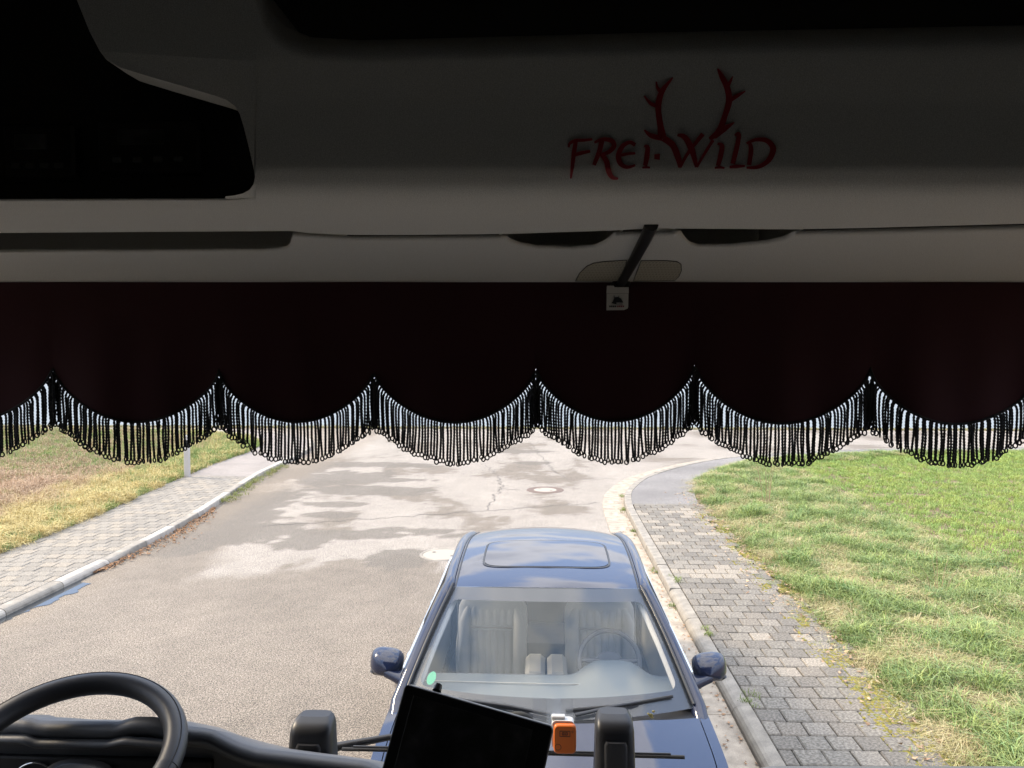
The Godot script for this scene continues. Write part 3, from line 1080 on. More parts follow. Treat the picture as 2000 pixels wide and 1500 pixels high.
	stalk_plant(Vector3(4.55, 0.10, -8.9), [Vector2(-0.25, 0.42), Vector2(-0.1, 0.5), Vector2(0.02, 0.52), Vector2(0.12, 0.45), Vector2(0.25, 0.36), Vector2(-0.35, 0.3), Vector2(0.36, 0.3)], "pale bleached grass tuft standing at the field edge", 0.004)
	stalk_plant(Vector3(-12.25, 0.07, -17.6), [Vector2(0.02, 0.62), Vector2(-0.18, 0.4), Vector2(0.2, 0.35)], "pale upright stalk in the brown growth across the road", 0.009)

func split_scatter(called: String, meshes: Array, xf: Array, cl: Array, label: String):
	# the copies shared out over the shapes, as one mass
	var sts := []
	for k in meshes.size():
		var a := []
		var b := []
		for i in range(k, xf.size(), meshes.size()):
			a.append(xf[i])
			b.append(cl[i])
		sts.append(scatter(called, meshes[k], M.blade, a, b, label))

func stalk_plant(p: Vector3, stalks: Array, label: String, r: float):
	var t := thing("dry_stalks", label, "dry plant", p)
	for s in stalks:
		var lean: float = s.x
		var h: float = s.y
		var z := rng.randf_range(-0.12, 0.12)
		obj("stalk", tube([Vector3(lean * 0.3, 0, z * 0.3), Vector3(lean * 0.6, h * 0.5, z * 0.6), Vector3(lean * 1.2, h, z)], [r, r * 0.8, r * 0.3], 5), M.stalk, t)

# ------------------------------------------------------------------ the parked car, nose towards the truck (+z)
func car_w(z: float) -> float:
	return 0.93 - 0.33 * pow(clampf((z - 1.55) / 0.95, 0, 1), 2.4) - 0.22 * pow(clampf((-1.5 - z) / 1.0, 0, 1), 2.2)

func car_shoulder(z: float) -> float:
	return 0.925 - 0.055 * smoothstep(1.2, 2.1, z) - 0.16 * pow(clampf((z - 1.9) / 0.6, 0, 1), 2.0) + 0.03 * smoothstep(-0.6, -2.0, z) - 0.10 * pow(clampf((-2.15 - z) / 0.35, 0, 1), 2.0)

func car_top(x: float, z: float) -> float:
	# hood and boot lid
	var xs := car_w(z) - 0.075
	return car_shoulder(z) + 0.075 * (1.0 - pow(absf(x) / xs, 2.2)) * (1.0 - 0.5 * pow(clampf((z - 1.9) / 0.6, 0, 1), 2.0))

func wind_point(u: float, v: float, out := 0.0) -> Vector3:
	# u -1..1 across, v 0 at the base, 1 at the roof
	var b := Vector3(0.795 * u, 0.985 - 0.03 * u * u, 1.43 - 0.24 * u * u)
	var t := Vector3(0.60 * u, 1.412 - 0.028 * u * u, 0.60 - 0.10 * u * u)
	var p := b.lerp(t, v)
	return p + Vector3(0, 0.9, 0.45).normalized() * (0.028 * sin(PI * v) + out)

func roof_point(u: float, v: float, out := 0.0) -> Vector3:
	var zf := 0.60 - 0.10 * u * u
	var zb := -1.32 + 0.10 * u * u
	var z := lerpf(zf, zb, v)
	var half := lerpf(0.60, 0.612, sin(PI * clampf(v, 0, 1) * 0.8)) - 0.03 * smoothstep(0.6, 1.0, v)
	var y := 1.412 + 0.052 * sin(PI * pow(v, 0.8) * 0.92) - 0.075 * pow(v, 5.0)
	return Vector3(half * u, y - 0.030 * u * u - 0.012 * pow(absf(u), 6.0) + out, z)

func make_car():
	var car := thing("parked_car", "dark blue saloon car with beige seats parked nose-on at the kerb", "car", Vector3(0.03, 0, -5.27))
	var paint: Material = M.car_paint
	# sides with doors, one shell
	var st := new_st()
	for sg in [-1.0, 1.0]:
		var rows := []
		for j in 15:
			var v := j / 14.0
			var r := PackedVector3Array()
			for i in 61:
				var z := lerpf(2.5, -2.5, i / 60.0)
				var w := car_w(z)
				var sh := car_shoulder(z)
				var x := w - 0.05 * pow(1.0 - v, 2.0) - 0.075 * pow(v, 4.0) + 0.012 * exp(-pow((v - 0.72) / 0.08, 2.0))
				r.append(Vector3(x * sg, lerpf(0.20, sh, v), z))
			if sg > 0: r.reverse()
			rows.append(r)
		grid_into(st, rows, 0)
	# nose and tail
	for e in [1.0, -1.0]:
		var rows := []
		for j in 9:
			var v := j / 8.0
			var r := PackedVector3Array()
			var z = 2.5 * e
			var w := car_w(z)
			var sh := car_shoulder(z)
			for i in 17:
				var u := i / 16.0 * 2.0 - 1.0
				var xx := w - 0.05 * pow(1.0 - v, 2.0) - 0.075 * pow(v, 4.0) + 0.012 * exp(-pow((v - 0.72) / 0.08, 2.0))
				var y := lerpf(0.20, sh, v)
				if j == 8: y = car_top(u * xx, z)
				r.append(Vector3(u * xx, y, z + e * 0.16 * (1.0 - u * u)))
			if e < 0: r.reverse()
			rows.append(r)
		grid_into(st, rows, 0)
	obj("body", done(st), paint, car)
	# front wings and rear wings: what lies between lid and shoulder
	for sg in [-1.0, 1.0]:
		for span in [[1.16, 2.5, "front_wing"], [-1.75, -2.5, "rear_wing"]]:
			obj(span[2], sheet(24, 5, func(a, b):
				var z := lerpf(span[0], span[1], a)
				var xs := car_w(z) - 0.075
				var x := lerpf(xs, xs - 0.055 - 0.05 * smoothstep(1.9, 2.5, absf(z)), b)
				return Vector3(x * sg, car_top(x, z) - 0.0, z)), paint, car)
	obj("bonnet", sheet(28, 20, func(a, b):
		var u: float = a * 2.0 - 1.0
		var z := lerpf(1.475 - 0.20 * u * u, 2.47, b)
		var xs := car_w(z) - 0.075
		var x: float = u * (xs - 0.061 - 0.05 * smoothstep(1.9, 2.5, z))
		var crease := 0.006 * exp(-pow((absf(u) - 0.62) / 0.10, 2.0))
		return Vector3(x, car_top(x, z) + 0.002 + crease, z), Vector3(0, -0.012, 0)), paint, car)
	obj("boot_lid", sheet(16, 8, func(a, b):
		var u: float = a * 2.0 - 1.0
		var z := lerpf(-1.86, -2.47, b)
		var x: float = u * (car_w(z) - 0.075 - 0.061)
		return Vector3(x, car_top(x, z) + 0.002, z), Vector3(0, -0.012, 0)), paint, car)
	# scuttle under the windscreen, dark
	obj("scuttle", sheet(20, 4, func(a, b):
		var u: float = a * 2.0 - 1.0
		return Vector3(0.80 * u, 0.945 - 0.02 * u * u, lerpf(1.52, 1.36, b) - 0.24 * u * u)), M.car_trim, car)
	# roof with sunroof
	obj("roof", sheet(28, 36, func(a, b): return roof_point(a * 2.0 - 1.0, b), Vector3(0, -0.02, 0)), paint, car)
	var sun_part := func(x0: float, x1: float, v0: float, v1: float, r: float, out: float) -> PackedVector3Array:
		var ring := PackedVector3Array()
		for i in 40:
			var t := TAU * i / 40
			var a := signf(cos(t)) * pow(absf(cos(t)), 2.0 / r)
			var b := signf(sin(t)) * pow(absf(sin(t)), 2.0 / r)
			ring.append(roof_point(lerpf(x0, x1, a * 0.5 + 0.5), lerpf(v0, v1, b * 0.5 + 0.5), out))
		return ring
	var sr := node("sunroof", car)
	var o1: PackedVector3Array = sun_part.call(-0.715, 0.715, 0.165, 0.515, 7.0, 0.0035)
	var o2: PackedVector3Array = sun_part.call(-0.695, 0.695, 0.173, 0.507, 7.0, 0.0035)
	st = new_st()
	for i in 40: quad(st, o1[i], o1[(i + 1) % 40], o2[(i + 1) % 40], o2[i])
	obj("seal", done(st), M.car_trim, sr)
	st = new_st()
	var inner := []
	for s in 8:
		var f := 1.0 - s / 8.0
		inner.append(sun_part.call(-0.69 * f, 0.69 * f, 0.34 - 0.165 * f, 0.34 + 0.165 * f, 7.0, 0.005))
	loft_into(st, inner, false, 0)
	var mid := roof_point(0, 0.34, 0.005)
	var last: PackedVector3Array = inner[7]
	for i in 40: tri(st, mid, last[i], last[(i + 1) % 40])
	obj("panel", done(st), M.roof_glass, sr)
	obj("roof_lining", sheet(12, 16, func(a, b): return roof_point((a * 2.0 - 1.0) * 0.96, b, -0.035)), M.car_headlining, car)
	# roof rails run into the windscreen and rear pillars
	for sg in [-1.0, 1.0]:
		var pts := []
		pts.append(Vector3(0.812 * sg, 0.885, 1.265))
		for k in 9: pts.append((wind_point(1.0, k / 8.0) + Vector3(0.018, -0.012, -0.02)) * Vector3(sg, 1, 1))
		for k in range(1, 13): pts.append((roof_point(1.0, k / 12.0) + Vector3(0.018, -0.014, 0)) * Vector3(sg, 1, 1))
		for q in [Vector3(0.655, 1.24, -1.50), Vector3(0.72, 1.08, -1.75), Vector3(0.80, 0.94, -1.98)]: pts.append(q * Vector3(sg, 1, 1))
		obj("pillar", tube(pts, [0.046, 0.044, 0.042, 0.04, 0.038], 10, true), paint, car)
		# drip seam between pillar and screen
		var seam := []
		for k in 9: seam.append((wind_point(1.0, k / 8.0, 0.006) + Vector3(-0.012, 0.012, 0.004)) * Vector3(sg, 1, 1))
		obj("screen_seal", tube(seam, [0.010], 6), M.car_trim, car)
		var ditch := []
		for k in 13: ditch.append((roof_point(0.955, k / 12.0, 0.001)) * Vector3(sg, 1, 1))
		obj("roof_strip", tube(ditch, [0.006], 5), M.car_trim, car)
		# side glass, centre post and bright strips
		var top := func(a: float) -> Vector3:
			var z := lerpf(0.98, -1.62, a)
			if z > 0.45: 
				var v := clampf((1.20 - z) / 0.70, 0, 1)
				return wind_point(1.0, v) + Vector3(0.03, -0.045, -0.02)
			if z < -1.2: return (roof_point(1.0, 0.988) + Vector3(0.03, -0.05, 0)).lerp(Vector3(0.74, 1.02, -1.70), (-1.2 - z) / 0.42)
			return roof_point(1.0, clampf((0.5 - z) / 1.72, 0, 1)) + Vector3(0.03, -0.05, 0)
		obj("side_window", sheet(26, 6, func(a, b):
			var t: Vector3 = top.call(a)
			var z := lerpf(0.98, -1.62, a)
			var low := Vector3(car_w(z) - 0.072, car_shoulder(z) + 0.006, z)
			return (low.lerp(Vector3(t.x, t.y, z), b) + Vector3(0.02 * sin(PI * b), 0, 0)) * Vector3(sg, 1, 1)), M.car_side_glass, car)
		var belt := []
		for k in 24:
			var z := lerpf(0.93, -1.75, k / 23.0)
			belt.append(Vector3((car_w(z) - 0.058) * sg, car_shoulder(z) + 0.004, z))
		obj("chrome_strip", tube(belt, [0.013], 6), M.chrome, car)
		var over := []
		for k in 24:
			var t: Vector3 = top.call(0.04 + 0.92 * k / 23.0)
			over.append((t + Vector3(0.016, 0.004, 0)) * Vector3(sg, 1, 1))
		obj("chrome_strip", tube(over, [0.009], 6), M.chrome, car)
		var post_top: Vector3 = top.call(0.44)
		obj("door_post", tube([Vector3(0.862 * sg, 0.93, -0.13), Vector3((post_top.x + 0.012) * sg, post_top.y + 0.01, -0.17)], [0.035], 6, true, 0.35, Vector3.RIGHT), M.car_trim, car)
		for z in [0.12, -0.98]:
			obj("door_handle", tube([Vector3(0.892 * sg, 0.80, z + 0.11), Vector3(0.928 * sg, 0.805, z + 0.08), Vector3(0.93 * sg, 0.805, z - 0.06), Vector3(0.892 * sg, 0.80, z - 0.10)], [0.012, 0.016, 0.016, 0.012], 8), M.chrome, car)
		for z in [1.02, -0.16, -1.20]:
			var line := []
			for k in 8:
				var v := k / 7.0
				line.append(Vector3((car_w(z) - 0.05 * pow(1.0 - v, 2.0) - 0.075 * pow(v, 4.0) + 0.012 * exp(-pow((v - 0.72) / 0.08, 2.0)) - 0.001) * sg, lerpf(0.24, car_shoulder(z) - 0.01, v), z))
			obj("door_gap", tube(line, [0.004], 4), M.car_trim, car)
		door_mirror(car, sg)
		# headlamp and tail lamp
		obj("headlight", loft([super_ring(Vector3(0.53 * sg, 0.66, 2.53), Vector3(0.15, 0, -0.07 * sg), Vector3(0, 0.075, 0), 16, 3.0), super_ring(Vector3(0.53 * sg, 0.67, 2.62), Vector3(0.12, 0, -0.06 * sg), Vector3(0, 0.055, 0), 16, 3.0)]), M.lamp_glass, car)
		obj("tail_light", loft([super_ring(Vector3(0.55 * sg, 0.74, -2.53), Vector3(0.15, 0, 0.05 * sg), Vector3(0, 0.075, 0), 16, 3.0), super_ring(Vector3(0.55 * sg, 0.74, -2.60), Vector3(0.13, 0, 0.05 * sg), Vector3(0, 0.06, 0), 16, 3.0)]), M.print_red, car)
		for z in [1.52, -1.42]:
			wheel(car, Vector3(0.83 * sg, 0.325, z), sg, 0.325)
	obj("grille", box(Vector3(0.62, 0.16, 0.05), 0.01, Vector3(0, 0.60, 2.645)), M.chrome, car)
	obj("underbody", box(Vector3(1.6, 0.06, 4.4), 0.0, Vector3(0, 0.22, 0)), M.car_trim, car)
	# windscreen and rear window
	obj("windscreen", sheet(28, 16, func(a, b): return wind_point(a * 2.0 - 1.0, b)), M.car_glass, car)
	var print_band := new_st()
	var bands := [[-1.0, 1.0, 0.865, 1.0], [-1.0, 1.0, 0.0, 0.135], [-1.0, -0.925, 0.135, 0.865], [0.925, 1.0, 0.135, 0.865]]
	for b in bands:
		var rows := []
		for j in 7:
			var r := PackedVector3Array()
			for i in 29: r.append(wind_point(lerpf(b[0], b[1], i / 28.0), lerpf(b[2], b[3], j / 6.0), -0.004))
			rows.append(r)
		grid_into(print_band, rows, 0)
	for sg in [-1.0, 1.0]:
		# rounded inner corners of the print
		for v in [0.135, 0.865]:
			var c := Vector2(0.925 * sg, v)
			var dv := 0.07 * (1.0 if v < 0.5 else -1.0)
			var fan := PackedVector3Array()
			for k in 7:
				var t := PI * 0.5 * k / 6.0
				fan.append(wind_point(c.x - sg * 0.065 * (1.0 - sin(t)), c.y + dv * (1.0 - cos(t)), -0.004))
			var corner := wind_point(c.x, c.y, -0.004)
			for k in 6: tri(print_band, corner, fan[k], fan[k + 1])
	obj("screen_print", done(print_band), M.glass_print, car)
	obj("rear_window", sheet(16, 8, func(a, b):
		var u: float = a * 2.0 - 1.0
		return roof_point(u * 0.96, 1.0, -0.012).lerp(Vector3(0.70 * u, 1.0 - 0.03 * u * u, -1.92 + 0.1 * u * u), b) + Vector3(0, 0.03 * sin(PI * b), 0)), M.car_side_glass, car)
	var stick := new_st()
	var c0 := wind_point(-0.845, 0.20, -0.007)
	var ax := (wind_point(-0.812, 0.20, -0.007) - c0)
	var ay := (wind_point(-0.845, 0.248, -0.007) - c0)
	var ring := super_ring(c0, ax, ay, 24, 2.0)
	for i in 24: tri(stick, c0, ring[i], ring[(i + 1) % 24])
	obj("windscreen_sticker", done(stick), M.green_sticker, car)
	# wipers parked on the scuttle
	for sg in [-1.0, 1.0]:
		var wp := node("wiper", car)
		var a0 := wind_point(0.08 * sg + 0.1, 0.015, 0.02)
		obj("arm", tube([a0, wind_point(0.35 * sg + 0.1, 0.05, 0.03), wind_point(0.62 * sg, 0.07, 0.02)], [0.010, 0.008, 0.006], 6), M.car_trim, wp)
		obj("blade", tube([wind_point(0.12 * sg, 0.05, 0.010), wind_point(0.5 * sg, 0.065, 0.011), wind_point(0.86 * sg, 0.085, 0.010)], [0.008], 6), M.rubber, wp)
	car_inside(car)

func door_mirror(car: Node3D, sg: float):
	var mr := node("door_mirror", car)
	# a rounded housing, flat towards the rear, on a short wide foot
	var rings := []
	for k in 11:
		var t := k / 10.0
		var z := lerpf(-0.055, 0.085, t)
		var f := sqrt(maxf(0.0, 1.0 - pow(maxf(0.0, t - 0.15) / 0.85, 2.4)))
		f = maxf(f, 0.04)
		if k == 0: f = 0.95
		var c := Vector3((0.955 - 0.02 * t) * sg, 1.02 - 0.012 * t, 0.82 + z)
		rings.append(super_ring(c, Vector3(0.100 * f, 0.012 * sg * f, 0), Vector3(-0.012 * sg * f, 0.074 * f, 0), 22, 3.0))
	obj("housing", loft(rings), M.car_paint, mr)
	obj("mirror_glass", loft([super_ring(Vector3(0.955 * sg, 1.02, 0.763), Vector3(0.087, 0, 0), Vector3(0, 0.061, 0), 22, 3.2), super_ring(Vector3(0.955 * sg, 1.02, 0.761), Vector3(0.09, 0, 0), Vector3(0, 0.062, 0), 22, 3.2)]), M.chrome, mr)
	obj("lower_trim", loft([super_ring(Vector3(0.95 * sg, 0.945, 0.79), Vector3(0.085, 0, 0), Vector3(0, 0, 0.045), 16, 3.0), super_ring(Vector3(0.95 * sg, 0.965, 0.80), Vector3(0.10, 0, 0), Vector3(0, 0, 0.06), 16, 3.0)]), M.car_trim, mr)
	obj("foot", loft([super_ring(Vector3(0.845 * sg, 0.955, 0.87), Vector3(0, 0.035, 0), Vector3(0, 0, 0.085), 16, 3.0), super_ring(Vector3(0.90 * sg, 0.972, 0.865), Vector3(0, 0.03, 0), Vector3(0, 0, 0.06), 16, 3.0), super_ring(Vector3(0.95 * sg, 0.985, 0.85), Vector3(0, 0.03, 0), Vector3(0, 0, 0.05), 16, 3.0)]), M.car_paint, mr)

func wheel(parent: Node3D, c: Vector3, sg: float, r: float, called := "wheel"):
	var w := node(called, parent, c)
	var st := new_st()
	var rows := []
	for k in 9:
		var t := k / 8.0
		var x := lerpf(-0.11, 0.11, t) * (r / 0.325)
		var rr := r * (1.0 - 0.07 * pow(absf(t * 2.0 - 1.0), 4.0))
		var ring := PackedVector3Array()
		for i in 29:
			var a := TAU * i / 28
			ring.append(Vector3(x, cos(a) * rr, sin(a) * rr))
		rows.append(ring)
	grid_into(st, rows, 0)
	for e in [0, 8]:
		var ring: PackedVector3Array = rows[e]
		for i in 28: quad(st, ring[i], ring[i + 1], ring[i + 1] * Vector3(1, 0.68, 0.68), ring[i] * Vector3(1, 0.68, 0.68))
	obj("tyre", done(st), M.rubber, w)
	st = new_st()
	var xo := 0.105 * sg * (r / 0.325)
	for i in 28:
		var a := TAU * i / 28
		var b := TAU * (i + 1) / 28
		var p := Vector3(0, cos(a), sin(a)) * r * 0.68
		var q := Vector3(0, cos(b), sin(b)) * r * 0.68
		tri(st, Vector3(xo * 0.7, 0, 0), Vector3(xo, 0, 0) + p, Vector3(xo, 0, 0) + q)
	obj("rim", done(st), M.shell_grey, w)

func car_inside(car: Node3D):
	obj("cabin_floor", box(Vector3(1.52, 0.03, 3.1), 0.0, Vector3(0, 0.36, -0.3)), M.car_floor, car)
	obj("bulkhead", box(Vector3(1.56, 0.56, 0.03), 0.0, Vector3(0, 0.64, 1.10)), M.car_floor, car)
	# dash with a hood over the dials
	obj("dashboard", sheet(56, 18, func(a, b):
		var u: float = a * 2.0 - 1.0
		var x: float = u * 0.745
		var zf := 1.36 - 0.24 * u * u
		var hump := exp(-pow((x - 0.385) / 0.185, 4.0))
		if b <= 0.7:
			var t: float = b / 0.7
			var z := lerpf(zf, 0.80 - 0.05 * hump, t)
			return Vector3(x, 0.945 + 0.015 * sin(t * 2.0) + hump * 0.075 * smoothstep(0.25, 1.0, t), z)
		var t2: float = (b - 0.7) / 0.3
		return Vector3(x, 0.945 + 0.014 + hump * 0.075 * (1.0 - 0.3 * t2) - 0.30 * t2 * t2 - 0.02 * t2, 0.80 - 0.05 * hump + 0.05 * t2)), M.car_dash, car)
	obj("dash_pad_line", tube([Vector3(-0.70, 0.966, 0.94), Vector3(0, 0.97, 0.965), Vector3(0.2, 0.97, 0.965)], [0.003], 4), M.leather_seam, car)
	# wheel
	var sw := node("steering_wheel", car, Vector3(0.385, 0.955, 0.60))
	var tilt := Basis(Vector3.RIGHT, deg_to_rad(-28.0))
	var rim := []
	for k in 37:
		var a := TAU * k / 36
		rim.append(tilt * Vector3(cos(a) * 0.185, sin(a) * 0.185, 0))
	obj("rim", tube(rim, [0.016], 8, false), M.dash_plastic, sw)
	obj("hub", loft([super_ring(Vector3.ZERO, tilt * Vector3(0.075, 0, 0), tilt * Vector3(0, 0.06, 0), 16, 3.0), super_ring(tilt * Vector3(0, 0, -0.04), tilt * Vector3(0.06, 0, 0), tilt * Vector3(0, 0.05, 0), 16, 3.0)]), M.dash_plastic, sw)
	for a in [0.05, PI - 0.05, -PI * 0.5]:
		obj("spoke", tube([tilt * Vector3(cos(a) * 0.06, sin(a) * 0.05, 0), tilt * Vector3(cos(a) * 0.18, sin(a) * 0.18, 0)], [0.018, 0.012], 6, true, 0.4, tilt * Vector3.BACK), M.dash_plastic, sw)
	for x in [-0.39, 0.39]:
		car_seat(car, x, -0.02)
	# rear bench
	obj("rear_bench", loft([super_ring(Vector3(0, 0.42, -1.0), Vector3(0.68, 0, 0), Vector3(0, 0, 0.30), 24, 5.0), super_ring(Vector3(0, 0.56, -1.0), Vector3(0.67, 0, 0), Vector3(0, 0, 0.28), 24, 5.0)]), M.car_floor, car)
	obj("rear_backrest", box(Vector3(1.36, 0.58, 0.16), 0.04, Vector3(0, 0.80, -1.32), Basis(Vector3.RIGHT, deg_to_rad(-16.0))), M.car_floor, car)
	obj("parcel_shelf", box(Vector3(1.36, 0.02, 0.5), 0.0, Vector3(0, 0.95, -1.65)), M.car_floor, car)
	# console and armrests between the seats
	for x in [-0.075, 0.075]:
		obj("armrest", box(Vector3(0.135, 0.16, 0.36), 0.03, Vector3(x, 0.66, 0.10)), M.leather, car)
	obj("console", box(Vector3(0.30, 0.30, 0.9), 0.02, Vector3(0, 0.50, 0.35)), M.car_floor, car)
	obj("gear_lever", tube([Vector3(0.02, 0.60, 0.55), Vector3(0.02, 0.74, 0.52), Vector3(0.02, 0.78, 0.52)], [0.012, 0.014, 0.024], 8), M.chrome, car)
	# inside mirror with its foot, both pale
	var im := node("inside_mirror", car)
	obj("foot", box(Vector3(0.06, 0.055, 0.03), 0.008, Vector3(0.0, 1.375, 0.60)), M.box_white, im)
	obj("housing", rounded_x(Vector3(0.22, 0.055, 0.03), Vector3(0.055, 1.335, 0.535)), M.shell_grey, im)
	for sg in [-1.0, 1.0]:
		obj("door_card", sheet(12, 4, func(a, b): return Vector3((0.80 + 0.03 * b) * sg, lerpf(0.40, 0.915, b), lerpf(1.05, -1.5, a))), M.leather, car)
		obj("pillar_trim", tube([wind_point(0.955, 0.04, -0.05) * Vector3(sg, 1, 1), wind_point(0.95, 0.5, -0.05) * Vector3(sg, 1, 1), wind_point(0.95, 0.96, -0.05) * Vector3(sg, 1, 1)], [0.030], 8), M.car_headlining, car)
		var bl := tube([Vector3(0.64 * sg, 1.22, -0.18), Vector3(0.62 * sg, 0.85, -0.05), Vector3(0.63 * sg, 0.55, -0.02)], [0.026], 6, true, 0.12, Vector3.RIGHT)
		obj("seat_belt", bl, M.leather, car)

func rounded_x(s: Vector3, c: Vector3) -> ArrayMesh:
	var rings := []
	for k in 7:
		var t := k / 6.0 * 2.0 - 1.0
		var f := pow(1.0 - pow(absf(t), 6.0), 0.5) * 0.5 + 0.5
		rings.append(super_ring(c + Vector3(t * s.x * 0.5, 0, 0), Vector3(0, s.y * 0.5 * f, 0), Vector3(0, 0, s.z * 0.5 * f), 14, 3.0))
	return loft(rings)

func car_seat(car: Node3D, x: float, z: float):
	var s := node("front_seat", car, Vector3(x, 0.36, z))
	var back := Basis(Vector3.RIGHT, deg_to_rad(-17.0))
	var place := func(p: Vector3) -> Vector3: return Vector3(0, 0.16, -0.12) + back * p
	# shell of the backrest, wide shoulders that narrow to the headrest
	var rings := []
	for e in [[0.0, 0.235, 0.075], [0.18, 0.245, 0.08], [0.38, 0.255, 0.08], [0.50, 0.25, 0.075], [0.57, 0.215, 0.07], [0.63, 0.17, 0.06], [0.70, 0.155, 0.055], [0.76, 0.14, 0.045], [0.785, 0.10, 0.03]]:
		rings.append(super_ring(place.call(Vector3(0, e[0], -0.02)), Vector3(e[1], 0, 0), back * Vector3(0, 0, e[2]), 26, 3.4))
	obj("backrest", loft(rings), M.leather, s)
	for sg in [-1.0, 1.0]:
		obj("bolster", tube([place.call(Vector3(0.20 * sg, 0.0, 0.05)), place.call(Vector3(0.205 * sg, 0.2, 0.07)), place.call(Vector3(0.20 * sg, 0.38, 0.06)), place.call(Vector3(0.17 * sg, 0.50, 0.02))], [0.05, 0.052, 0.046, 0.025], 10), M.leather, s)
	for k in 6:
		var fx := (k - 2.5) * 0.049
		obj("pleat", tube([place.call(Vector3(fx, 0.02, 0.045)), place.call(Vector3(fx, 0.18, 0.05)), place.call(Vector3(fx, 0.335, 0.05))], [0.026], 8, true, 0.75, back * Vector3.BACK), M.leather, s)
		obj("pleat", tube([place.call(Vector3(fx * 1.05, 0.365, 0.05)), place.call(Vector3(fx * 1.1, 0.45, 0.045)), place.call(Vector3(fx * 1.0, 0.54, 0.03))], [0.026, 0.026, 0.02], 8, true, 0.7, back * Vector3.BACK), M.leather, s)
	obj("seam", tube([place.call(Vector3(-0.15, 0.35, 0.055)), place.call(Vector3(0.15, 0.35, 0.055))], [0.008], 6), M.leather_seam, s)
	obj("cushion", loft([super_ring(Vector3(0, 0.05, 0.12), Vector3(0.25, 0, 0), Vector3(0, 0, 0.27), 24, 4.0), super_ring(Vector3(0, 0.15, 0.12), Vector3(0.26, 0, 0), Vector3(0, 0, 0.28), 24, 4.0), super_ring(Vector3(0, 0.20, 0.12), Vector3(0.22, 0, 0), Vector3(0, 0, 0.24), 24, 4.0)]), M.leather, s)

# ------------------------------------------------------------------ the truck cab round the camera
func table(t: Array, x: float) -> float:
	if x <= t[0].x: return t[0].y
	for i in t.size() - 1:
		if x <= t[i + 1].x: return lerpf(t[i].y, t[i + 1].y, (x - t[i].x) / (t[i + 1].x - t[i].x))
	return t[t.size() - 1].y

# how far ahead the overhead lining lies at each height of the view, from the curtain rail up to the shelf lip
var lining := [Vector2(-80, 1.03), Vector2(60, 1.045), Vector2(110, 1.052), Vector2(200, 1.07), Vector2(330, 1.090), Vector2(360, 1.105), Vector2(378, 1.122), Vector2(392, 1.15), Vector2(406, 1.19), Vector2(425, 1.28), Vector2(455, 1.44), Vector2(505, 1.615), Vector2(553, 1.765)]
var seam_line := [Vector2(-120, 457), Vector2(0, 455), Vector2(570, 451), Vector2(600, 455), Vector2(690, 459), Vector2(800, 459), Vector2(990, 457), Vector2(1200, 450), Vector2(1270, 446), Vector2(1555, 448), Vector2(1700, 445), Vector2(2000, 437), Vector2(2150, 434)]
var slot_line := [Vector2(-120, 490), Vector2(0, 488), Vector2(540, 483), Vector2(560, 479), Vector2(568, 472), Vector2(570, 452), Vector2(571, 452), Vector2(690, 460), Vector2(989, 458), Vector2(992, 462), Vector2(1010, 470), Vector2(1045, 477), Vector2(1120, 480), Vector2(1165, 475), Vector2(1185, 465), Vector2(1199, 452), Vector2(1200, 452), Vector2(1331, 449), Vector2(1334, 456), Vector2(1345, 470), Vector2(1362, 475), Vector2(1430, 474), Vector2(1500, 467), Vector2(1535, 459), Vector2(1553, 449.5), Vector2(1700, 446), Vector2(2000, 438), Vector2(2150, 435)]
var lip_line := [Vector2(480, -80), Vector2(500, 0), Vector2(520, 55), Vector2(550, 86), Vector2(600, 106), Vector2(700, 112), Vector2(1300, 97), Vector2(2000, 84), Vector2(2150, 82)]

func over(px: float, py: float, nearer := 0.0) -> Vector3:
	# the lining ends at the side walls of the cab
	var p := at(px, py, table(lining, py) - nearer)
	p.x = clampf(p.x, -1.655, 1.415)
	return p

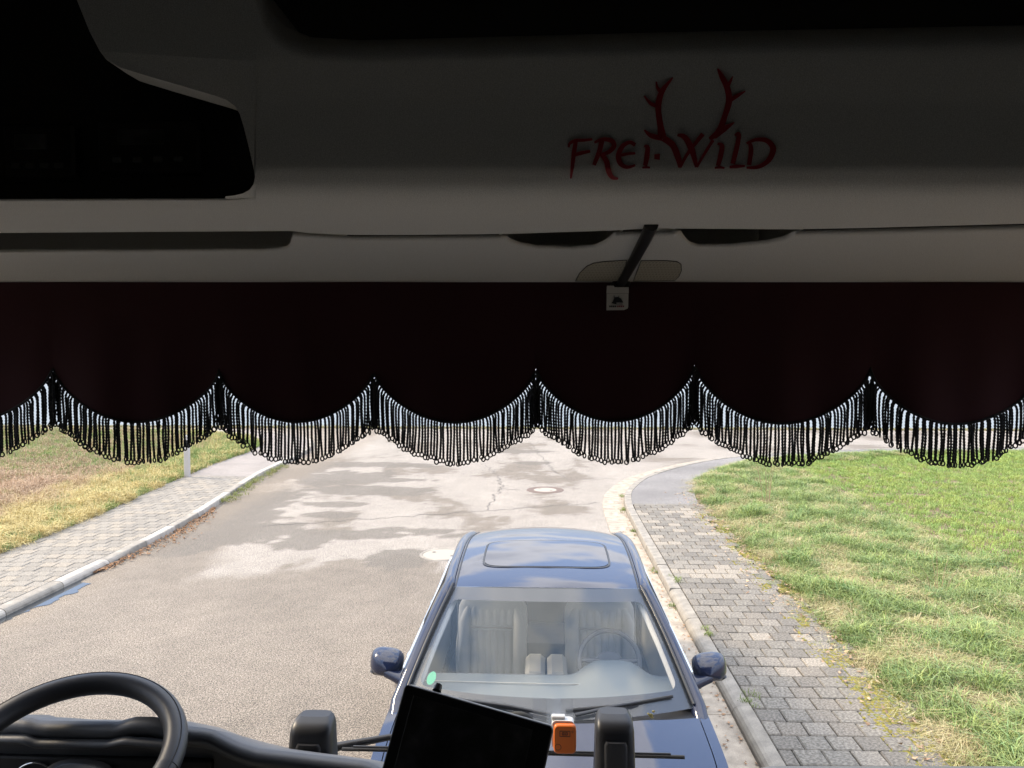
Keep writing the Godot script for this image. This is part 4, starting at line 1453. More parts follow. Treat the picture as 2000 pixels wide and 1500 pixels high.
func make_truck():
	var cab := thing("truck_cab", "dark truck cab with pale roof lining, black console and grey dashboard", "truck cab", Vector3.ZERO)
	var cloth: Material = M.headliner_cloth
	# lower lining, between the curtain rail and the seam, with finger slots cut into its upper edge
	var low := node("lower_lining", cab)
	var rows := []
	var cols := []
	var px := -900.0
	while px <= 2950.0:
		cols.append(px)
		px += 6.0 if (px > 540 and px < 580) or (px > 985 and px < 1215) or (px > 1320 and px < 1560) else 14.0
	var st := new_st()
	for j in 9:
		var r := PackedVector3Array()
		for c in cols:
			var top := table(slot_line, c) + 1.2
			var py := lerpf(552.0, top, j / 8.0)
			r.append(over(c, py))
		rows.append(r)
	# the edge folds back into the slot
	var fold := PackedVector3Array()
	for c in cols:
		fold.append(over(c, table(slot_line, c) + 1.2) + Vector3(0, 0.001, -0.03))
	rows.append(fold)
	grid_into(st, rows, 0)
	obj("panel", done(st), cloth, low)
	# upper lining: from the seam up over the rounded edge to the face of the shelf
	st = new_st()
	rows = []
	cols = []
	px = 500.0
	while px <= 3100.0:
		cols.append(px)
		px += 15.0 if px > 640 else 7.0
	for j in 40:
		var t := j / 39.0
		var r := PackedVector3Array()
		for c in cols:
			var a := table(seam_line, c)
			var b := table(lip_line, c)
			var py := lerpf(a, b, pow(t, 1.35))
			r.append(over(c, py, 0.004))
		rows.append(r)
	var back0 := PackedVector3Array()
	var back1 := PackedVector3Array()
	var back2 := PackedVector3Array()
	for c in cols:
		var e := over(c, table(lip_line, c), 0.004)
		back0.append(e + Vector3(0, 0.014, -0.003))
		back1.append(e + Vector3(0, 0.030, -0.018))
		back2.append(e + Vector3(0, 0.036, -0.5))
	rows.append(back0)
	rows.append(back1)
	rows.append(back2)
	grid_into(st, rows, 0)
	# left of it the lining ends at the console
	var rows2 := []
	for j in 12:
		var r := PackedVector3Array()
		for k in 42:
			var c := lerpf(-900.0, 500.0, k / 41.0) if k < 10 else lerpf(-560.0, 500.0, (k - 9) / 32.0)
			var end_ := 388.5 - 1.5 * c / 500.0
			if c > 440.0: end_ = 386.0
			r.append(over(c, lerpf(table(seam_line, c), end_, j / 11.0), 0.004))
		rows2.append(r)
	var inw := PackedVector3Array()
	for k in 42:
		inw.append((rows2[11] as PackedVector3Array)[k] + Vector3(0, 0.006, -0.10))
	rows2.append(inw)
	grid_into(st, rows2, 0)
	obj("upper_lining", done(st), cloth, cab)
	# the lining above the console, with a thick edge
	var cut := PackedVector2Array([Vector2(132, -80), Vector2(150, 0), Vector2(175, 62), Vector2(195, 100), Vector2(208, 117), Vector2(232, 131), Vector2(300, 152), Vector2(420, 187), Vector2(442, 195), Vector2(458, 207), Vector2(468, 222), Vector2(476, 248), Vector2(487, 292), Vector2(496, 332), Vector2(498, 346), Vector2(495, 360), Vector2(487, 371), Vector2(474, 378), Vector2(456, 382), Vector2(440, 383.5), Vector2(440, 388), Vector2(500, 388), Vector2(500, 360), Vector2(500, 330), Vector2(500, 250), Vector2(500, 120), Vector2(500, -80)])
	st = new_st()
	prism_into(st, cut, func(p: Vector2): return over(p.x, p.y, 0.004), Vector3(0, 0, -0.055))
	obj("console_surround", done(st), cloth, cab)
	# console in the opening
	var con := node("overhead_console", cab)
	var c0 := at(-900, -190, 1.18)
	var c1 := at(520, 389, 1.18)
	obj("panel", box(Vector3(c1.x - c0.x, c0.y - c1.y, 0.03), 0.004, Vector3((c0.x + c1.x) * 0.5, (c0.y + c1.y) * 0.5, -1.195)), M.console_black, con)
	for d in [[12, 245, 152, 352], [196, 238, 395, 340]]:
		var a := at(d[0], d[1], 1.172)
		var b := at(d[2], d[3], 1.172)
		var u := node("slot_unit", con)
		obj("fascia", box(Vector3(b.x - a.x, a.y - b.y, 0.02), 0.004, (a + b) * 0.5), M.bezel, u)
		obj("display", box(Vector3((b.x - a.x) * 0.45, 0.022, 0.004), 0.001, (a + b) * 0.5 + Vector3(-0.01, 0.014, 0.011)), M.screen, u)
		for k in 4:
			obj("button", box(Vector3(0.014, 0.008, 0.005), 0.001, Vector3(lerpf(a.x, b.x, 0.2 + 0.2 * k), b.y + 0.02, a.z + 0.011)), M.cab_grey, u)
	# the dark spaces behind the slots
	for d in [[-700, 440, 600, 500], [975, 440, 1215, 490], [1318, 436, 1570, 486]]:
		var a := at(d[0], d[1], 1.52)
		var b := at(d[2], d[3], 1.52)
		obj("slot_recess", slot_box(b.x - a.x, (a.x + b.x) * 0.5), cloth, low)
	# perforated covers beside the strap
	for d in [[PackedVector2Array([Vector2(1124, 549), Vector2(1132, 534), Vector2(1146, 520), Vector2(1160, 514), Vector2(1180, 511), Vector2(1224, 508), Vector2(1218, 549)])], [PackedVector2Array([Vector2(1252, 509), Vector2(1300, 509), Vector2(1322, 511), Vector2(1330, 516), Vector2(1331, 528), Vector2(1326, 540), Vector2(1318, 548), Vector2(1237, 549)])]]:
		st = new_st()
		prism_into(st, d[0], func(p: Vector2): return over(p.x, p.y, 0.0035), Vector3(0, 0.004, 0))
		obj("perforated_cover", done(st), perforated(), low)
		st = new_st()
		var outline := []
		for p in d[0]: outline.append(over(p.x, p.y, 0.0035))
		outline.append(outline[0])
		tube_into(st, outline, [0.0011], 4, false)
		obj("cover_joint", done(st), M.cab_grey, low)
	# strap
	obj("strap", tube([over(1272, 440, 0.012), over(1262, 463, 0.012), over(1240, 505, 0.014), over(1222, 538, 0.016), over(1214, 552, 0.02)], [0.0125, 0.0125, 0.0115, 0.0105, 0.011], 10, true, 0.45, Vector3(0, 0.5, 0.86)), M.black_plastic, cab)
	obj("strap_bracket", loft([super_ring(at(1209, 562, 1.755), Vector3(0.021, 0, 0), Vector3(0, 0, 0.010), 14, 3.5), super_ring(at(1212, 553, 1.76), Vector3(0.024, 0, 0), Vector3(0, 0, 0.012), 14, 3.5), super_ring(at(1214, 546, 1.765), Vector3(0.012, 0, 0), Vector3(0, 0, 0.010), 14, 3.0)]), M.black_plastic, cab)
	obj("curtain_rail", tube([Vector3(-1.62, 3.006, -1.772), Vector3(1.38, 3.006, -1.772)], [0.009], 8), M.black_plastic, cab)
	cab_shell(cab)
	dash(cab)
	truck_wheel(cab)
	windscreen_bits(cab)

func slot_box(w: float, x: float) -> ArrayMesh:
	var st := new_st()
	# a deep pocket: floor, back, ceiling and ends
	box_into(st, Vector3(x, 3.365, -1.60), Vector3(w, 0.008, 0.46))
	box_into(st, Vector3(x, 3.215, -1.834), Vector3(w, 0.308, 0.008))
	box_into(st, Vector3(x, 3.074, -1.72), Vector3(w, 0.006, 0.22))
	box_into(st, Vector3(x, 3.226, -1.374), Vector3(w, 0.272, 0.008))
	for sg in [-1.0, 1.0]: box_into(st, Vector3(x + sg * w * 0.5, 3.227, -1.60), Vector3(0.006, 0.27, 0.45))
	return done(st)

func perforated() -> StandardMaterial3D:
	if M.has("perforated_plastic"): return M.perforated_plastic
	var im := Image.create(64, 64, false, Image.FORMAT_RGB8)
	im.fill(Color(0.80, 0.79, 0.76))
	for j in 64:
		for i in 64:
			var q := Vector2(fposmod(i + (16 if (j / 16) % 2 == 1 else 0), 32) - 16, j % 16 - 8)
			if Vector2(q.x * 0.45, q.y).length() < 4.2: im.set_pixel(i, j, Color(0.18, 0.18, 0.17))
	im.generate_mipmaps()
	var m := mat("perforated_plastic", lin(0.74, 0.71, 0.62), 0.9)
	m.albedo_texture = ImageTexture.create_from_image(im)
	m.uv1_triplanar = true
	m.uv1_scale = Vector3.ONE * 70.0
	return m

func cab_shell(cab: Node3D):
	var x0 := -1.66
	var x1 := 1.42
	var cx := (x0 + x1) * 0.5
	var w := x1 - x0
	var g: Material = M.cab_beige
	obj("roof_panel", box(Vector3(w + 0.08, 0.05, 3.0), 0.0, Vector3(cx, 3.775, -0.6)), M.cab_dark, cab)
	obj("floor_panel", box(Vector3(w + 0.08, 0.05, 3.0), 0.0, Vector3(cx, 1.225, -0.6)), g, cab)
	obj("rear_wall", box(Vector3(w + 0.08, 2.5, 0.05), 0.0, Vector3(cx, 2.5, 0.925)), M.cab_grey, cab)
	obj("front_header", box(Vector3(w, 0.70, 0.05), 0.0, Vector3(cx, 3.40, -1.975)), M.cab_dark, cab)
	obj("front_panel", box(Vector3(w, 0.90, 0.06), 0.02, Vector3(cx, 1.08, -2.20)), M.truck_paint, cab)
	obj("bumper", box(Vector3(w, 0.36, 0.26), 0.05, Vector3(cx, 0.52, -2.12)), M.truck_paint, cab)
	for sg in [-1.0, 1.0]:
		var x: float = (x1 + 0.02) if sg > 0 else (x0 - 0.02)
		var st := new_st()
		for b in [[Vector3(0, 1.50, -0.6), Vector3(0.04, 0.50, 3.0)], [Vector3(0, 3.35, -0.6), Vector3(0.04, 0.80, 3.0)], [Vector3(0, 2.35, -1.98), Vector3(0.04, 1.20, 0.24)], [Vector3(0, 2.35, -0.10), Vector3(0.04, 1.20, 2.0)]]:
			box_into(st, b[0] + Vector3(x, 0, 0), b[1])
		obj("side_wall", done(st), g, cab)
		obj("side_window", box(Vector3(0.006, 1.19, 0.75), 0.0, Vector3(x, 2.35, -1.48)), M.windscreen_glass, cab)
		obj("screen_pillar", tube([Vector3(x - sg * 0.03, 1.52, -2.16), Vector3(x - sg * 0.03, 3.08, -1.93)], [0.045], 10), M.black_plastic, cab)
		wheel(cab, Vector3(x - sg * 0.18, 0.50, -0.75), sg, 0.50, "road_wheel")
	obj("chassis", box(Vector3(0.9, 0.35, 2.9), 0.02, Vector3(cx, 0.95, -0.6)), M.car_trim, cab)
	obj("axle", tube([Vector3(x0 + 0.2, 0.5, -0.75), Vector3(x1 - 0.2, 0.5, -0.75)], [0.06], 8), M.car_trim, cab)
	obj("windscreen", sheet(16, 8, func(a, b):
		var u: float = a * 2.0 - 1.0
		return Vector3(cx + u * w * 0.5, lerpf(1.54, 3.06, b), lerpf(-2.16, -1.92, b) - 0.06 * (1.0 - u * u))), M.windscreen_glass, cab)

var dash_far := [Vector2(-40, 1398), Vector2(60, 1398), Vector2(95, 1396), Vector2(125, 1406), Vector2(225, 1408), Vector2(355, 1411), Vector2(430, 1421), Vector2(480, 1441), Vector2(560, 1460), Vector2(735, 1485), Vector2(790, 1496), Vector2(900, 1540), Vector2(1400, 1530), Vector2(1480, 1501), Vector2(1505, 1496), Vector2(2060, 1497)]
var dash_lip := [Vector2(-40, 1414), Vector2(35, 1414), Vector2(55, 1421), Vector2(215, 1423), Vector2(245, 1413), Vector2(290, 1413), Vector2(350, 1432), Vector2(400, 1437), Vector2(450, 1463), Vector2(490, 1476), Vector2(710, 1502), Vector2(800, 1545), Vector2(1400, 1560), Vector2(2060, 1560)]

func dash(cab: Node3D):
	var d := node("dashboard", cab)
	var rows := []
	for k in 9: rows.append(PackedVector3Array())
	var n := 150
	for i in n + 1:
		var px := lerpf(-35.0, 2050.0, float(i) / n)
		if i < 60: px = lerpf(-35.0, 820.0, i / 59.0)
		elif i >= 60: px = lerpf(820.0, 2050.0, (i - 59.0) / (n - 59.0))
		var far := at(px, table(dash_far, px), 1.95)
		var lipx := 1059.0 + (px - 1059.0) * 1.95 / 1.62
		var lip := at(lipx, table(dash_lip, lipx), 1.62)
		lip.x = far.x
		rows[0].append(far + Vector3(0, -0.12, -0.10))
		rows[1].append(far + Vector3(0, -0.008, -0.012))
		rows[2].append(far)
		rows[3].append(far.lerp(lip, 0.5) + Vector3(0, 0.012, 0))
		rows[4].append(lip + Vector3(0, 0.001, -0.03))
		rows[5].append(lip + Vector3(0, -0.012, 0.0))
		rows[6].append(lip + Vector3(0, -0.040, -0.02))
		rows[7].append(lip + Vector3(0, -0.075, -0.10))
		rows[8].append(lip + Vector3(0, -0.40, -0.10))
	obj("top_pad", grid_mesh(rows), M.dash_plastic, d)
	# visor of the instruments, a second lip under the first
	var vis := []
	for k in 5: vis.append(PackedVector3Array())
	for i in 40:
		var px := lerpf(-60.0, 340.0, i / 39.0)
		var py := table([Vector2(-60, 1445), Vector2(40, 1446), Vector2(62, 1454), Vector2(205, 1457), Vector2(235, 1450), Vector2(340, 1458)], px)
		var p := at(px, py, 1.60)
		vis[0].append(p + Vector3(0, -0.03, -0.06))
		vis[1].append(p + Vector3(0, 0.004, -0.02))
		vis[2].append(p + Vector3(0, -0.003, 0.0))
		vis[3].append(p + Vector3(0, -0.012, -0.006))
		vis[4].append(p + Vector3(0, -0.030, -0.10))
	obj("instrument_visor", grid_mesh(vis), M.dash_plastic, d)
	var pa := at(-60, 1470, 1.72)
	var pb := at(420, 1640, 1.72)
	obj("instrument_panel", box(Vector3(pb.x - pa.x, pa.y - pb.y, 0.03), 0.004, (pa + pb) * 0.5), M.console_black, d)
	for px in [70, 190]:
		var c := at(px, 1535, 1.70)
		var dial := node("dial", d, c)
		var st := new_st()
		var ring := []
		for k in 33: ring.append(Vector3(cos(TAU * k / 32), sin(TAU * k / 32), 0) * 0.055)
		tube_into(st, ring, [0.003], 6, false)
		obj("ring", done(st), M.chrome, dial)
		obj("needle", tube([Vector3.ZERO, Vector3(-0.03, -0.02, 0.002)], [0.002, 0.001], 5), M.box_orange, dial)
	var fp := box(Vector3(2.6, 0.5, 0.06), 0.02, Vector3(-0.13, 1.55, -1.66))
	obj("lower_panel", fp, M.cab_grey, d)

func truck_wheel(cab: Node3D):
	var c := at(128, 1482, 1.5)
	var w := node("steering_wheel", cab, c)
	var normal := Vector3(0.10, sin(deg_to_rad(70.0)), cos(deg_to_rad(70.0))).normalized()
	var ax := Vector3.RIGHT - normal * normal.x
	ax = ax.normalized()
	var ay := normal.cross(ax) * -1.0
	if ay.z > 0: ay = -ay
	var R := 0.207
	var rim := []
	for k in 65:
		var a := TAU * k / 64
		rim.append(ax * cos(a) * R + ay * sin(a) * R)
	obj("rim", tube(rim, [0.0245], 18, false), M.wheel_leather, w)
	# stitched seam round the outside of the cover
	var st := new_st()
	for e in [1.02]:
		var seam := []
		for k in 65:
			var a := TAU * k / 64
			var o := (ax * cos(a) + ay * sin(a))
			seam.append(o * (R + 0.0245 * cos(e)) + normal * 0.0245 * sin(e))
		tube_into(st, seam, [0.0013], 5, false)
	obj("cover_seam", done(st), M.cord_black, w)
	obj("hub", loft([super_ring(normal * -0.11, ax * 0.065, ay * 0.06, 20, 3.0), super_ring(normal * -0.075, ax * 0.075, ay * 0.065, 20, 3.0), super_ring(normal * -0.068, ax * 0.055, ay * 0.045, 20, 3.0)]), M.black_plastic, w)
	for a in [0.55, PI - 0.55, PI * 0.5 - 0.25, PI * 0.5 + 0.25]:
		var sp: Vector3 = ax * cos(a) - ay * sin(a)
		obj("spoke", tube([sp * 0.06 - normal * 0.085, sp * 0.14 - normal * 0.045, sp * (R - 0.01)], [0.020, 0.016, 0.014], 8, true, 0.5, normal), M.black_plastic, w)
	obj("column", tube([-normal * 0.11, -normal * 0.45 + Vector3(0, 0, -0.1)], [0.05, 0.06], 12), M.black_plastic, w)

func sensor_box(cab: Node3D, px: float, py_top: float, half: float, depth: float, tall: float):
	var p := at(px, py_top, depth)
	var s := node("sensor_housing", cab, p)
	var rings := []
	for e in [[-tall, 1.12, 1.0], [-tall * 0.5, 1.05, 1.0], [-0.03, 1.0, 0.92], [-0.014, 0.955, 0.80], [-0.005, 0.86, 0.62], [0.0, 0.70, 0.42]]:
		rings.append(super_ring(Vector3(0, e[0], -0.012 * (1.0 - e[2]) * 4.0), Vector3(half * e[1], 0, 0), Vector3(0, 0, 0.045 * e[2]), 26, 4.5))
	obj("cover", loft(rings), M.black_plastic, s)
	rings = []
	for e in [[-tall * 0.98, 0.62], [-0.055, 0.60], [-0.045, 0.5]]:
		rings.append(super_ring(Vector3(0, e[0], 0.030), Vector3(half * e[1], 0, 0), Vector3(0, 0, 0.020), 22, 4.5))
	obj("inset", loft(rings), M.console_black, s)

func windscreen_bits(cab: Node3D):
	sensor_box(cab, 611, 1403, 0.054, 1.90, 0.16)
	sensor_box(cab, 1200, 1398, 0.0475, 1.88, 0.22)
	# printed dots on the glass round the first housing
	var dots := new_st()
	dots.set_smooth_group(-1)
	for row in 4:
		var n := 52
		for k in n:
			var t := (k + (0.5 if row % 2 else 0.0)) / n
			var grow := row * 2.1 + 1.0
			var a := PI * t
			var q := Vector2(611.0 - (47.0 + grow) * signf(cos(a)) * pow(absf(cos(a)), 0.42), 1452.0 - (53.0 + grow) * pow(absf(sin(a)), 0.42))
			var c := at(q.x, q.y, 1.955)
			var r := 0.0011 - 0.0002 * row
			quad(dots, c + Vector3(-r, 0, 0), c + Vector3(0, r, 0), c + Vector3(r, 0, 0), c + Vector3(0, -r, 0))
	obj("dot_print", done(dots), M.glass_print, cab)
	# wiper outside the glass
	var wp := node("wiper", cab)
	obj("blade", tube([at(668, 1463, 2.24), at(1000, 1470, 2.26), at(1337, 1479, 2.24)], [0.0065], 6, true, 0.8), M.rubber, wp)
	obj("blade_back", tube([at(690, 1458, 2.235), at(1000, 1466, 2.255), at(1310, 1473, 2.235)], [0.0035], 6), M.black_plastic, wp)
	obj("arm", tube([at(640, 1462, 2.26), at(700, 1451, 2.27), at(760, 1440, 2.28), at(880, 1440, 2.28), at(1010, 1463, 2.265)], [0.014, 0.012, 0.010, 0.009, 0.007], 8), M.black_plastic, wp)
	obj("arm_joint", box(Vector3(0.03, 0.014, 0.016), 0.003, at(1012, 1464, 2.255)), M.black_plastic, wp)

# ------------------------------------------------------------------ curtain with its fringe
var peaks := [Vector2(-225, 715), Vector2(103, 714), Vector2(428, 722), Vector2(730, 722), Vector2(1047, 716), Vector2(1357, 708), Vector2(1700, 718), Vector2(2035, 722), Vector2(2365, 720)]
var floors := [822, 824, 824, 825, 822, 827, 828, 826]

func hem(px: float) -> float:
	for i in peaks.size() - 1:
		if px <= peaks[i + 1].x:
			var t: float = clampf((px - peaks[i].x) / (peaks[i + 1].x - peaks[i].x), 0.0, 1.0)
			var p: float = lerpf(peaks[i].y, peaks[i + 1].y, t)
			return lerpf(p, floors[i], pow(maxf(0.0, sin(PI * t)), 0.62))
	return 722.0

func fold(px: float, t: float) -> float:
	return 1.752 + t * (0.010 * sin(px * 0.0195 + 0.6) + 0.005 * sin(px * 0.047 + 2.0)) + 0.003 * sin(px * 0.011)

func make_curtain():
	var cur := thing("windscreen_curtain", "dark red velvet curtain with scalloped hem and black cord fringe", "curtain", at(1000, 553, 1.752))
	var off := cur.position
	obj("cloth", sheet(560, 10, func(a, b):
		var px := lerpf(-220.0, 2260.0, a)
		var t: float = b
		return at(px, lerpf(551.0, hem(px), t), fold(px, t)) - off, Vector3(0, 0, -0.004)), M.velvet, cur)
	# braid along the hem, then the cords
	var edge := []
	var px := -220.0
	while px <= 2260.0:
		edge.append(at(px, hem(px), fold(px, 1.0)) - off)
		px += 4.0
	obj("braid", tube(edge, [0.0032], 5), M.cord_black, cur)
	var kinds := {}
	var rest := new_st()
	var count := 0
	var gap := 0.0
	var pool := []
	for i in edge.size() - 1:
		var a: Vector3 = edge[i]
		var b: Vector3 = edge[i + 1]
		var l := a.distance_to(b)
		while gap < l:
			var p := a.lerp(b, gap / l)
			var slope := atan2(b.y - a.y, b.x - a.x)
			pool.append([p, slope])
			gap += 0.0075
		gap -= l
	for e in pool:
		var p: Vector3 = e[0]
		var cls := clampi(int(round(rad_to_deg(e[1]) / 14.0)), -5, 5)
		var var_ := rng.randi() % 4
		var key := cls * 10 + var_
		if not kinds.has(key): kinds[key] = cord(deg_to_rad(cls * 14.0), var_ * 37 + cls + 500)
		var tf := Transform3D(Basis(Vector3.UP, rng.randf_range(-0.5, 0.5)) * Basis(Vector3.BACK, rng.randfn(0.0, 0.008)), p + Vector3(0, 0, rng.randf_range(-0.006, 0.006)))
		tf.basis = tf.basis.scaled(Vector3(1, 1.0 + 0.20 * smoothstep(0.5, 1.1, absf(e[1])) + rng.randf_range(-0.03, 0.03), 1))
		if count < 300 and p.x + off.x > -1.285 and p.x + off.x < 1.09:
			var o := obj("fringe_cord", kinds[key], M.cord_black, cur)
			o.transform = tf
			count += 1
		else:
			rest.append_from(kinds[key], 0, tf)
	var r := obj("fringe_end", rest.commit(), M.cord_black, cur)
	r.set_meta("kind", "stuff")
	# sewn-in label
	var tg := node("sewn_label", cur)
	var z := 1.728
	var st := new_st()
	prism_into(st, PackedVector2Array([Vector2(1184.5, 606), Vector2(1185, 573.5), Vector2(1227.5, 573.5), Vector2(1227, 599), Vector2(1226, 602.5), Vector2(1219, 605.5)]), func(q: Vector2): return at(q.x, q.y, z) - off, Vector3(0, 0, -0.0012))
	obj("cloth_tab", done(st), M.label_cloth, tg)
	st = new_st()
	prism_into(st, PackedVector2Array([Vector2(1184.5, 573), Vector2(1185.5, 558), Vector2(1199, 558), Vector2(1200, 561), Vector2(1228, 561), Vector2(1228, 573)]), func(q: Vector2): return at(q.x, q.y, z - 0.002) - off, Vector3(0, 0, -0.0012))
	obj("cloth_fold", done(st), M.label_cloth, tg)
	var ink := z - 0.0012
	for poly in [PackedVector2Array([Vector2(1194, 592), Vector2(1197, 588.5), Vector2(1199, 584), Vector2(1200, 580.5), Vector2(1207, 580), Vector2(1213, 583), Vector2(1216, 588), Vector2(1217.5, 591), Vector2(1204, 591), Vector2(1204, 593.2), Vector2(1216, 593.2), Vector2(1216, 594.2), Vector2(1202, 594.2)]), PackedVector2Array([Vector2(1199, 576.8), Vector2(1200, 576.8), Vector2(1200.3, 581), Vector2(1198.8, 581)]), PackedVector2Array([Vector2(1208, 577.5), Vector2(1209, 577.5), Vector2(1209, 581), Vector2(1208, 581)])]:
		st = new_st()
		prism_into(st, poly, func(q: Vector2): return at(q.x, q.y, ink) - off, Vector3(0, 0, -0.0004))
		obj("printed_truck", done(st), M.print_black, tg)
	for k in 8:
		var x0 := 1190.0 + k * 3.6 + (1.0 if k > 3 else 0.0)
		st = new_st()
		prism_into(st, PackedVector2Array([Vector2(x0, 600), Vector2(x0, 596.8), Vector2(x0 + 2.6, 596.8), Vector2(x0 + 2.6, 600)]), func(q: Vector2): return at(q.x, q.y, ink) - off, Vector3(0, 0, -0.0004))
		obj("printed_letter", done(st), M.print_black if k < 4 else M.print_red, tg)

func cord(slope: float, seed_: int) -> ArrayMesh:
	# two plies twisted round each other, turned back in a loop at the end
	var r := RandomNumberGenerator.new()
	r.seed = seed_
	var L := 0.0880 + r.randf_range(-0.003, 0.003)
	var start := Vector2(sin(slope), -cos(slope)).lerp(Vector2(0, -1), 0.15).normalized()
	var sway := r.randf_range(-0.0016, 0.0016)
	var ph := r.randf() * TAU
	var centre := []
	var p := Vector2.ZERO
	var n := 72
	for k in n + 1:
		var t := float(k) / n
		var q := p + Vector2(sway * sin(t * PI * 1.3), 0)
		centre.append(Vector3(q.x, q.y, 0.0012 * sin(t * 5.0 + ph)))
		var d := start.lerp(Vector2(0, -1), smoothstep(0.0, 0.20, t)).normalized()
		p += d * L / n
	var pts := []
	var rh := 0.0015
	for k in n + 1:
		var a := ph + TAU * (float(k) / n) * L / 0.0135
		pts.append((centre[k] as Vector3) + Vector3(cos(a), 0, sin(a)) * rh)
	var bottom: Vector3 = centre[n]
	var face := r.randf_range(-0.9, 0.9)
	var side := Vector3(cos(face), 0, sin(face))
	for k in range(1, 10):
		var a := PI * 0.5 + TAU * k / 10.0
		pts.append(bottom + Vector3(0, -0.0046, 0) + side * cos(a) * 0.0046 + Vector3.UP * sin(a) * 0.0052)
	for k in range(n, -1, -1):
		var a := ph + PI + TAU * (float(k) / n) * L / 0.0135
		pts.append((centre[k] as Vector3) + Vector3(cos(a), 0, sin(a)) * rh)
	return tube(pts, [0.00165], 5, false)

# ------------------------------------------------------------------ stickers, tablet, toll box
func stroke_into(st: SurfaceTool, pts: Array, wid: Array, nearer: float):
	# a brush stroke on the shelf face; points in the tracing's own grid, 2.5 to one pixel of the view
	var c := Curve2D.new()
	for i in pts.size():
		var a: Vector2 = pts[maxi(i - 1, 0)]
		var b: Vector2 = pts[mini(i + 1, pts.size() - 1)]
		var tn := (b - a) / 6.0
		c.add_point(pts[i], -tn, tn)
	var n := (pts.size() - 1) * 5
	var left := PackedVector3Array()
	var right := PackedVector3Array()
	for k in n + 1:
		var seg := mini(k / 5, pts.size() - 2)
		var f := (k - seg * 5) / 5.0
		var q := c.sample(seg, f)
		var q1 := c.sample(seg, minf(f + 0.05, 1.0))
		var q0 := c.sample(seg, maxf(f - 0.05, 0.0))
		var d := (q1 - q0).normalized()
		var nn := Vector2(-d.y, d.x)
		var w: float = lerpf(wid[mini(seg, wid.size() - 1)], wid[mini(seg + 1, wid.size() - 1)], f) * 0.5
		for s in [[left, -1.0], [right, 1.0]]:
			var g: Vector2 = q + nn * w * s[1]
			s[0].append(over(900.0 + g.x * 0.4, 100.0 + g.y * 0.4, nearer))
	grid_into(st, [left, right], -1)
	var lb := PackedVector3Array()
	var rb := PackedVector3Array()
	for k in left.size():
		lb.append(left[k] + Vector3(0, 0, -0.0015))
		rb.append(right[k] + Vector3(0, 0, -0.0015))
	grid_into(st, [lb, left], -1)
	grid_into(st, [right, rb], -1)

func v2(a: Array) -> Array:
	var r := []
	for k in range(0, a.size(), 2): r.append(Vector2(a[k], a[k + 1]))
	return r

func make_small_things():
	var t := thing("lettering_sticker", "red FREI.WILD lettering with two antlers on the dark overhead shelf", "sticker")
	var glyphs := [
		["letter", [[[527, 470, 532, 450, 560, 436, 600, 434, 642, 430], [8, 14, 16, 14, 10]], [[562, 436, 552, 500, 545, 560, 537, 622], [20, 22, 18, 8]], [[548, 508, 590, 496, 632, 488], [14, 18, 12]]]],
		["letter", [[[690, 436, 676, 490, 650, 556], [24, 24, 18]], [[652, 446, 690, 430, 735, 436, 748, 462, 725, 490, 688, 504], [10, 16, 22, 24, 20, 14]], [[688, 500, 712, 540, 722, 585, 740, 616, 768, 622], [20, 26, 26, 20, 8]]]],
		["letter", [[[852, 458, 825, 444, 790, 464, 770, 508, 780, 548, 812, 566, 852, 556], [18, 16, 22, 26, 24, 16, 10]], [[772, 510, 815, 500, 852, 498], [14, 14, 10]]]],
		["letter", [[[896, 462, 912, 470, 908, 520, 900, 560], [10, 22, 24, 20]], [[886, 568, 905, 566, 924, 568], [8, 12, 8]]]],
		["full_stop", [[[945, 515, 972, 515], [22, 28]]]],
		["letter", [[[990, 424, 1035, 458, 1060, 515, 1072, 568], [30, 30, 30, 16]], [[1070, 568, 1100, 512, 1130, 470, 1182, 404], [14, 16, 16, 22]], [[1058, 408, 1095, 420, 1128, 480, 1152, 566], [10, 26, 30, 14]], [[1152, 566, 1190, 500, 1232, 434], [12, 14, 16]]]],
		["letter", [[[1254, 450, 1276, 462, 1268, 515, 1256, 560], [8, 22, 24, 20]], [[1240, 570, 1262, 566, 1288, 570], [8, 14, 8]]]],
		["letter", [[[1338, 412, 1358, 404, 1348, 470, 1328, 550], [10, 20, 24, 22]], [[1312, 566, 1345, 562, 1388, 560], [10, 18, 8]]]],
		["letter", [[[1410, 446, 1418, 480, 1408, 556], [14, 22, 20]], [[1395, 450, 1440, 432, 1495, 436, 1526, 475, 1505, 530, 1455, 564, 1395, 568], [10, 16, 22, 28, 26, 18, 10]]]],
		["antler", [[[985, 428, 976, 370, 966, 300, 966, 250, 986, 190, 1036, 128], [44, 30, 28, 30, 26, 5]], [[968, 268, 930, 256, 896, 218], [20, 16, 5]], [[980, 200, 962, 180, 954, 148], [20, 14, 5]], [[985, 424, 930, 412, 896, 384], [26, 22, 5]]]],
		["antler", [[[1215, 428, 1262, 390, 1288, 320, 1310, 245, 1302, 180, 1276, 125, 1254, 84], [14, 34, 26, 30, 28, 24, 4]], [[1308, 242, 1352, 216, 1390, 194], [24, 18, 4]], [[1302, 172, 1316, 148, 1328, 122], [20, 14, 4]], [[1236, 416, 1288, 378, 1336, 348], [30, 28, 4]]]],
	]
	for g in glyphs:
		var st := new_st()
		var k := 0
		for s in g[1]:
			stroke_into(st, v2(s[0]), s[1], 0.0065 + 0.0002 * k)
			k += 1
		obj(g[0], done(st), M.sticker_red, t)
	tablet()
	toll_box()

